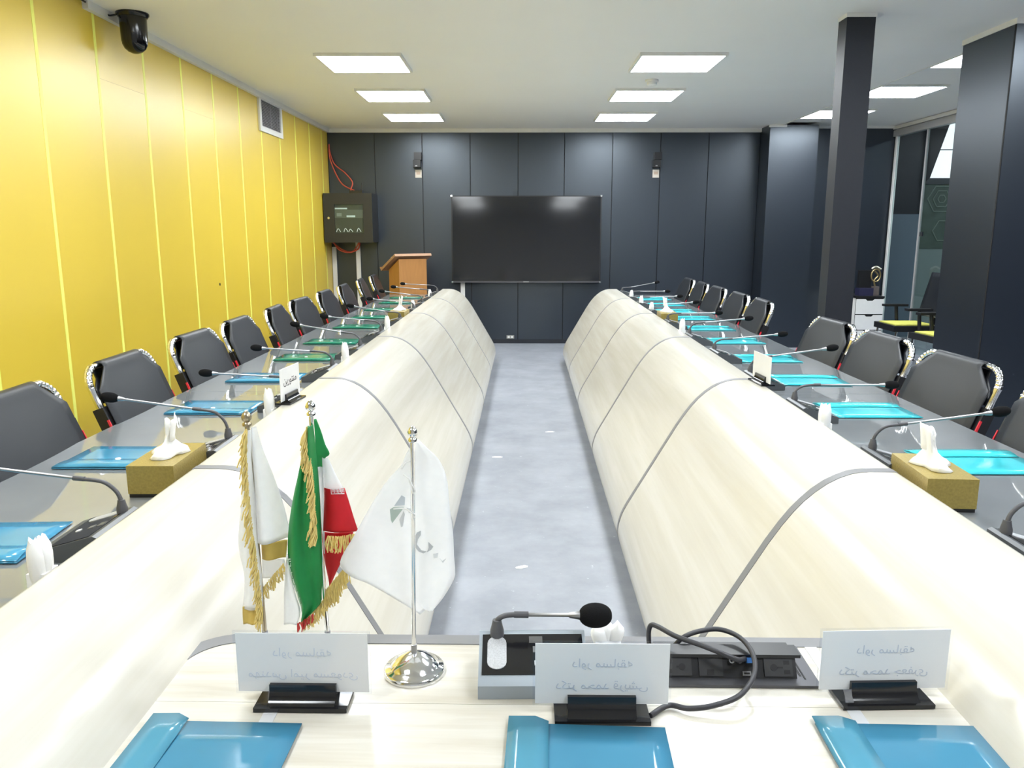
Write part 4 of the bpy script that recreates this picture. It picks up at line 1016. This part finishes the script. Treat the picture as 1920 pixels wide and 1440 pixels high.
# ---- twin stand: white fringed flag and green white red fringed flag
t1 = thing('table_flag', 'white table flag with gold fringe, leftmost of the three table flags', 'flag')
P1B = (-0.4685, 1.36, HZ + 0.0005)
stand_base(t1, P1B[0], P1B[1], P1B[2], 0.045)
pole(t1, (P1B[0], P1B[1], P1B[2] + 0.04), (-0.4765, 1.36, 1.118), 0.0042, True, mat('aged_brass', (0.42, 0.36, 0.26), 0.3, 0.9))
sheet(rowsof(F1_LEFT), lambda x, z, u, v: 1.352 - 0.010 * math.sin(u * 3.1) + 0.004 * math.sin(z * 40), 8).build('left_fold', C_WHITE, t1, 80, solid=0.0008)
sheet(rowsof(F1_RIGHT), lambda x, z, u, v: 1.366 - 0.014 * math.sin(u * 4.2 + 0.3) * (0.4 + v), 10).build('right_fold', C_WHITE, t1, 80, solid=0.0008)
sheet(rowsof(F1_BAND), lambda x, z, u, v: 1.364 - 0.008 * math.sin(u * 5.0), 8).build('gold_hem', C_GOLD, t1, 80, solid=0.0008)
sheet(rowsof(F1_TRI), lambda x, z, u, v: 1.372, 6).build('inner_fold', C_WHITE, t1, 80, solid=0.0008)
sheet(rowsof(F1_SQ), lambda x, z, u, v: 1.346 + 0.003 * math.sin(u * 9), 6).build('gold_hem', C_GOLD, t1, 80, solid=0.0008)
fringe(F1_FR, (-0.28, -0.2, -1.0), 0.030, 170, M_GOLDF, t1, 3, 0.0013)
fringe(F1_FR2, (0.12, 0, -1.0), 0.022, 50, M_GOLDF, t1, 4, 0.0012, -0.004)
t2 = thing('table_flag', 'green white and red table flag with gold fringe, middle of the three table flags', 'flag')
P2B = (-0.352, 1.36, HZ + 0.0005)
stand_base(t2, P2B[0], P2B[1], P2B[2], 0.045)
pole(t2, (P2B[0], P2B[1], P2B[2] + 0.04), (-0.3625, 1.36, 1.137), 0.0042)
sheet(rowsof(F2_GREEN), lambda x, z, u, v: 1.350 - 0.016 * math.sin(u * 3.14) + 0.006 * math.sin(u * 11 + z * 9), 16, 5).build('green_field', C_GREEN, t2, 80, solid=0.0008)
sheet(rowsof(F2_GTOP), lambda x, z, u, v: 1.368 + 0.012 * u, 6).build('green_back_fold', C_DGREEN, t2, 80, solid=0.0008)
sheet(rowsof(F2_WLEFT), lambda x, z, u, v: 1.352 + 0.003 * math.sin(u * 4), 6).build('white_field', C_WHITE, t2, 80, solid=0.0008)
sheet(rowsof(F2_WMID), lambda x, z, u, v: 1.3665 + 0.004 * math.sin(u * 4), 6).build('white_field', C_WHITE, t2, 80, solid=0.0008)
sheet(rowsof(F2_WRIGHT), lambda x, z, u, v: 1.370 - 0.006 * math.sin(u * 3.1), 6).build('white_field', C_WHITE, t2, 80, solid=0.0008)
rf = sheet(rowsof(F2_RED), lambda x, z, u, v: 1.362 - 0.010 * math.sin(u * 3.1), 8).build('red_field', C_RED, t2, 80, solid=0.0008)
sheet(rowsof(F2_RED2), lambda x, z, u, v: 1.372 - 0.006 * math.sin(u * 3.1), 8).build('red_fold', C_RED, t2, 80, solid=0.0008)
# kufic border marks along the white stripe
def marks(a, b, n, h, m, parent, y):
    a = Vector(a); b = Vector(b); d = (b - a) / n; up = Vector((-d.z, 0, d.x)).normalized() * h
    if up.z < 0: up = -up
    mb = MB()
    def q(s, t): return a + d * s + up * t
    for k in range(n):
        for s0, s1, v0, v1 in ((0.05, 0.95, 0.0, 0.16), (0.05, 0.22, 0.16, 1.0), (0.40, 0.56, 0.35, 1.0), (0.40, 0.95, 0.84, 1.0), (0.78, 0.95, 0.35, 1.0)):
            c = [q(k + s0, v0), q(k + s1, v0), q(k + s1, v1), q(k + s0, v1)]
            mb.prism([(p.x, p.z) for p in c], 'y', y - 0.001, y)
    return mb.build('kufic_border', m, parent)
marks(K_RED[0], K_RED[1], 4, 0.010, C_WHITE, t2, 1.3525)
marks(K_GRN[0], K_GRN[1], 9, -0.012, mat('pale_green_embroidery', (0.55, 0.70, 0.58), 0.8), t2, 1.3465)
fringe(F2_FR, (-0.25, -0.3, -1.0), 0.030, 150, M_GOLDF, t2, 6, 0.0013, -0.006)
fringe(F2_FR2, (0.0, -0.1, -1.0), 0.030, 34, M_GOLDF, t2, 7, 0.0013, -0.008)
fringe(F2_FR3, (0.15, -0.1, -1.0), 0.030, 90, M_GOLDF, t2, 8, 0.0012, -0.006)
fringe(F2_FR4, (0.10, -0.1, -1.0), 0.024, 100, M_GOLDF, t2, 9, 0.0012, -0.004)
fringe(F2_FR5, (0.0, -0.1, -1.0), 0.016, 12, mat('red_fringe', (0.5, 0.03, 0.03), 0.6), t2, 10, 0.0016, -0.008)

# ================================================================= SOCKET BOX AND CABLE
t = thing('socket_box', 'black pop up socket box open in the head table', 'socket box', (0.395, 1.26, HZ + 0.0012), math.radians(-0.6))
MB().box(-0.150, 0.135, 0.0, 0.135, 0.0, 0.005).build('flange', mat('dark_grey_metal', (0.10, 0.10, 0.11), 0.35, 0.6), t, bevel=0.0025)
MB().prism([(0.022, 0.0052), (0.105, 0.0052), (0.092, 0.036), (0.042, 0.036)], 'x', -0.145, 0.100).build('body', M_BLACK, t, bevel=0.001)
MB().box(-0.150, 0.108, 0.036, 0.072, 0.0365, 0.0425).build('lid', M_BLACK, t, bevel=0.002)
ang = math.atan2(0.0308, 0.020)
Mx = Matrix.Translation((0, 0.0218, 0.0055)) @ Matrix.Rotation(ang, 4, 'X')
def onface(nm, x0, x1, v0, v1, d0, d1, m):
    return MB().box(x0, x1, v0, v1, d0, d1, Mx).build(nm, m, t)
M_SOCK = mat('charcoal_plastic', (0.030, 0.030, 0.033), 0.4)
for cx in (-0.110, 0.068):
    onface('outlet_plate', cx - 0.025, cx + 0.025, 0.003, 0.034, 0.0006, 0.0022, M_SOCK)
    s = 1 if cx < 0 else -1
    for v in (0.007, 0.023):
        onface('outlet_slot', cx - s * 0.015 - 0.005, cx - s * 0.015 + 0.005, v, v + 0.007, 0.0022, 0.0027, M_BLACKG)
    MB().lathe([(0, 0), (0.006, 0), (0.006, 0.0006), (0, 0.0006)], 12, Mx @ Matrix.Translation((cx + s * 0.008, 0.018, 0.0022))).build('outlet_slot', M_BLACKG, t)
    onface('outlet_slot', cx - 0.002, cx + 0.008, 0.0165, 0.0195, 0.0022, 0.0027, M_BLACKG)
onface('blank_plate', -0.072, -0.030, 0.003, 0.034, 0.0006, 0.002, M_SOCK)
onface('network_port', -0.058, -0.046, 0.005, 0.014, 0.002, 0.0028, M_BLACKG)
onface('usb_port', 0.004, 0.019, 0.004, 0.0115, 0.0006, 0.003, M_SILVER)
onface('usb_slot', 0.0065, 0.0165, 0.0062, 0.0094, 0.003, 0.0034, M_BLACKG)
onface('blue_connector', 0.012, 0.027, 0.025, 0.034, 0.0006, 0.011, M_BLUEUSB)
for x in (-0.014, 0.0):
    MB().lathe([(0.003, 0), (0.005, 0), (0.005, 0.006), (0.003, 0.006)], 10, Mx @ Matrix.Translation((x, 0.029, 0.0006))).build('jack', M_SILVER, t)
for x0, x1, y0, y1 in ((0.106, 0.110, 0.03, 0.075), (0.112, 0.115, 0.02, 0.08)):
    MB().box(x0, x1, y0, y1, 0.0051, 0.0056).build('slide_groove', M_BLACKG, t)
o = MB().tube(bez(CABLE, 10), 0.0046, 8).build('black_cable', mat('charcoal_cable', (0.035, 0.035, 0.042), 0.45), None, 60)
tag(o, 'dark cable making a wide round loop beside the socket box', 'cable')
o = MB().tube(bez(CABLE2, 10), 0.0046, 8).build('black_cable', mat('charcoal_cable', (0.035, 0.035, 0.042), 0.45), None, 60)
tag(o, 'dark cable plugged in at the blue connector and bent over to the left', 'cable')

# ================================================================= RIGHT BACKGROUND
t = thing('drawer_cabinet', 'white three drawer cabinet with black top by the glazed partition', 'cabinet', (4.24, 9.60, 0))
MB().box(-0.165, 0.165, 0.012, 0.45, 0.031, 0.645).build('body', M_WHITE, t)
MB().box(-0.165, 0.165, 0.004, 0.0115, 0.031, 0.645).build('gap_shade_board', M_BLACKG, t)  # black board that colours in the shade of the gaps between drawers
MB().box(-0.17, 0.17, -0.012, 0.455, 0.646, 0.672).build('top', M_BLACK, t)
MB().box(-0.17, 0.17, -0.01, 0.45, 0.0, 0.03).build('plinth', M_BLACK, t)
for k in range(3):
    z0 = 0.078 + k * 0.190
    MB().prism([(-0.163, z0), (0.163, z0), (0.163, z0 + 0.178), (0.055, z0 + 0.178), (0.035, z0 + 0.158), (-0.035, z0 + 0.158), (-0.055, z0 + 0.178), (-0.163, z0 + 0.178)], 'y', -0.014, 0.0035).build('drawer', M_WHITE, t)
t = thing('trophy', 'small gold trophy figure on a navy block on the drawer cabinet', 'trophy', (4.27, 9.72, 0.6725))
MB().box(-0.14, 0.03, -0.06, 0.06, 0.0, 0.09).build('block', M_NAVY, t, bevel=0.004)
MB().box(0.035, 0.10, -0.05, 0.04, 0.0, 0.11).build('plinth', mat('taupe', (0.12, 0.10, 0.10), 0.5), t, bevel=0.008)
M_BR = mat('dull_gold', (0.36, 0.28, 0.14), 0.35, 0.8)
mb = MB()
ring = [(0.065 + 0.055 * math.cos(2 * math.pi * k / 16), -0.01, 0.24 + 0.075 * math.sin(2 * math.pi * k / 16)) for k in range(17)]
mb.tube(ring, 0.010, 6, False); mb.build('ring', M_BR, t, 60)
MB().tube(bez([(0.065, -0.01, 0.11), (0.05, -0.01, 0.18), (0.09, -0.01, 0.24), (0.05, -0.01, 0.29)], 5), 0.011, 6).build('figure', M_BR, t, 60)
MB().tube(bez([(0.01, -0.01, 0.32), (0.06, -0.01, 0.345), (0.12, -0.01, 0.315)], 5), 0.012, 6).build('wing', mat('pale_gold', (0.8, 0.75, 0.6), 0.3, 0.6), t, 60)
MB().box(-0.13, 0.02, 0.0, 0.05, 0.0901, 0.30).build('dark_case', M_BLACK, t, bevel=0.02)
def task_chair(x, y, rz, label, s=1.0):
    t = thing('task_chair', label, 'chair', (x, y, 0), rz, 'office chairs with yellow seats')
    t.scale = (1, 1, 0.94)
    MB().box(-0.24, 0.24, -0.24, 0.24, 0.42, 0.485).build('seat_shell', M_BLACK, t, 40, 0.03, 3)
    MB().box(-0.20, 0.20, -0.20, 0.20, 0.4855, 0.497).build('seat_pad', M_YSEAT, t, 40, 0.005, 2)
    P = [[((-0.21 + 0.42 * j / 8) * (1 - 0.12 * (i / 8) ** 2), 0.235 + 0.02 * math.cos(math.pi * (j / 8 - 0.5)) + 0.10 * (i / 8), 0.56 + 0.50 * i / 8) for j in range(9)] for i in range(9)]
    MB().grid(P).build('backrest', M_LEATHER, t, 60, solid=0.03)
    MB().tube(bez([(0, 0.18, 0.44), (0, 0.29, 0.47), (0, 0.30, 0.66)], 6), 0.022, 8).build('back_stem', M_BLACK, t, 60)
    MB().tube([(-0.17, 0.235, 0.575), (0.17, 0.235, 0.575)], 0.008, 6).build('back_rail', M_SILVER, t, 60)
    for sx in (-1, 1):
        MB().tube([(sx * 0.255, 0.02, 0.44), (sx * 0.262, 0.0, 0.66)], 0.02, 8).build('arm_post', M_BLACK, t, 60)
        MB().box(sx * 0.265 - 0.04, sx * 0.265 + 0.04, -0.14, 0.12, 0.66, 0.685).build('arm_pad', M_BLACK, t, 40, 0.008)
        pp = bez([(sx * 0.22, 0.16, 0.43), (sx * 0.22, 0.20, 0.40), (sx * 0.22, 0.22, 0.05), (sx * 0.22, 0.19, 0.014), (sx * 0.22, -0.2, 0.014), (sx * 0.22, -0.235, 0.05), (sx * 0.22, -0.2, 0.42)], 5)
        MB().tube(pp, 0.013, 8).build('sled_leg', M_CHROME, t, 60)
    MB().tube([(-0.22, 0.21, 0.03), (0.22, 0.21, 0.03)], 0.013, 8).build('cross_bar', M_CHROME, t, 60)
    return t
task_chair(4.22, 8.62, math.radians(-90), 'black office chair with a yellow seat pad, the one nearer the drawer cabinet')
task_chair(4.17, 7.70, math.radians(-84), 'black office chair with a yellow seat pad, the one nearer the broad pillar')

# ================================================================= SMALL THINGS
t = thing('pen', 'white pen lying on the left table beside the lettered name plate', 'pen', (-0.985, 3.42, 0.7505), math.radians(58))
MB().tube([(-0.065, 0, 0.006), (0.05, 0, 0.006), (0.066, 0, 0.006)], [0.0052, 0.0052, 0.0016], 8).build('barrel', M_WHITE, t, 50)
MB().box(-0.06, -0.02, -0.0014, 0.0014, 0.0115, 0.0135).build('clip', M_CHROME, t)
rnd = random.Random(3)
for k, (x, y, a) in enumerate(((0.02, 3.28, 0.4), (0.24, 5.66, 0.1), (-0.13, 5.0, 0.0))):
    pts = [((0.028 + 0.012 * rnd.random()) * math.cos(2 * math.pi * q / 7), (0.012 + 0.008 * rnd.random()) * math.sin(2 * math.pi * q / 7)) for q in range(7)]
    o = MB().prism(pts, 'z', 0.0, 0.0012).build('paper_scrap', M_PAPER, None)
    o.location = (x, y, 0.0005); o.rotation_euler = (0, 0, a)
    tag(o, ['small torn white paper scrap on the aisle floor, nearest the head table', 'small torn white paper scrap on the aisle floor by the right apron, farther away', 'small torn white paper scrap on the aisle floor by the left apron'][k], 'paper')
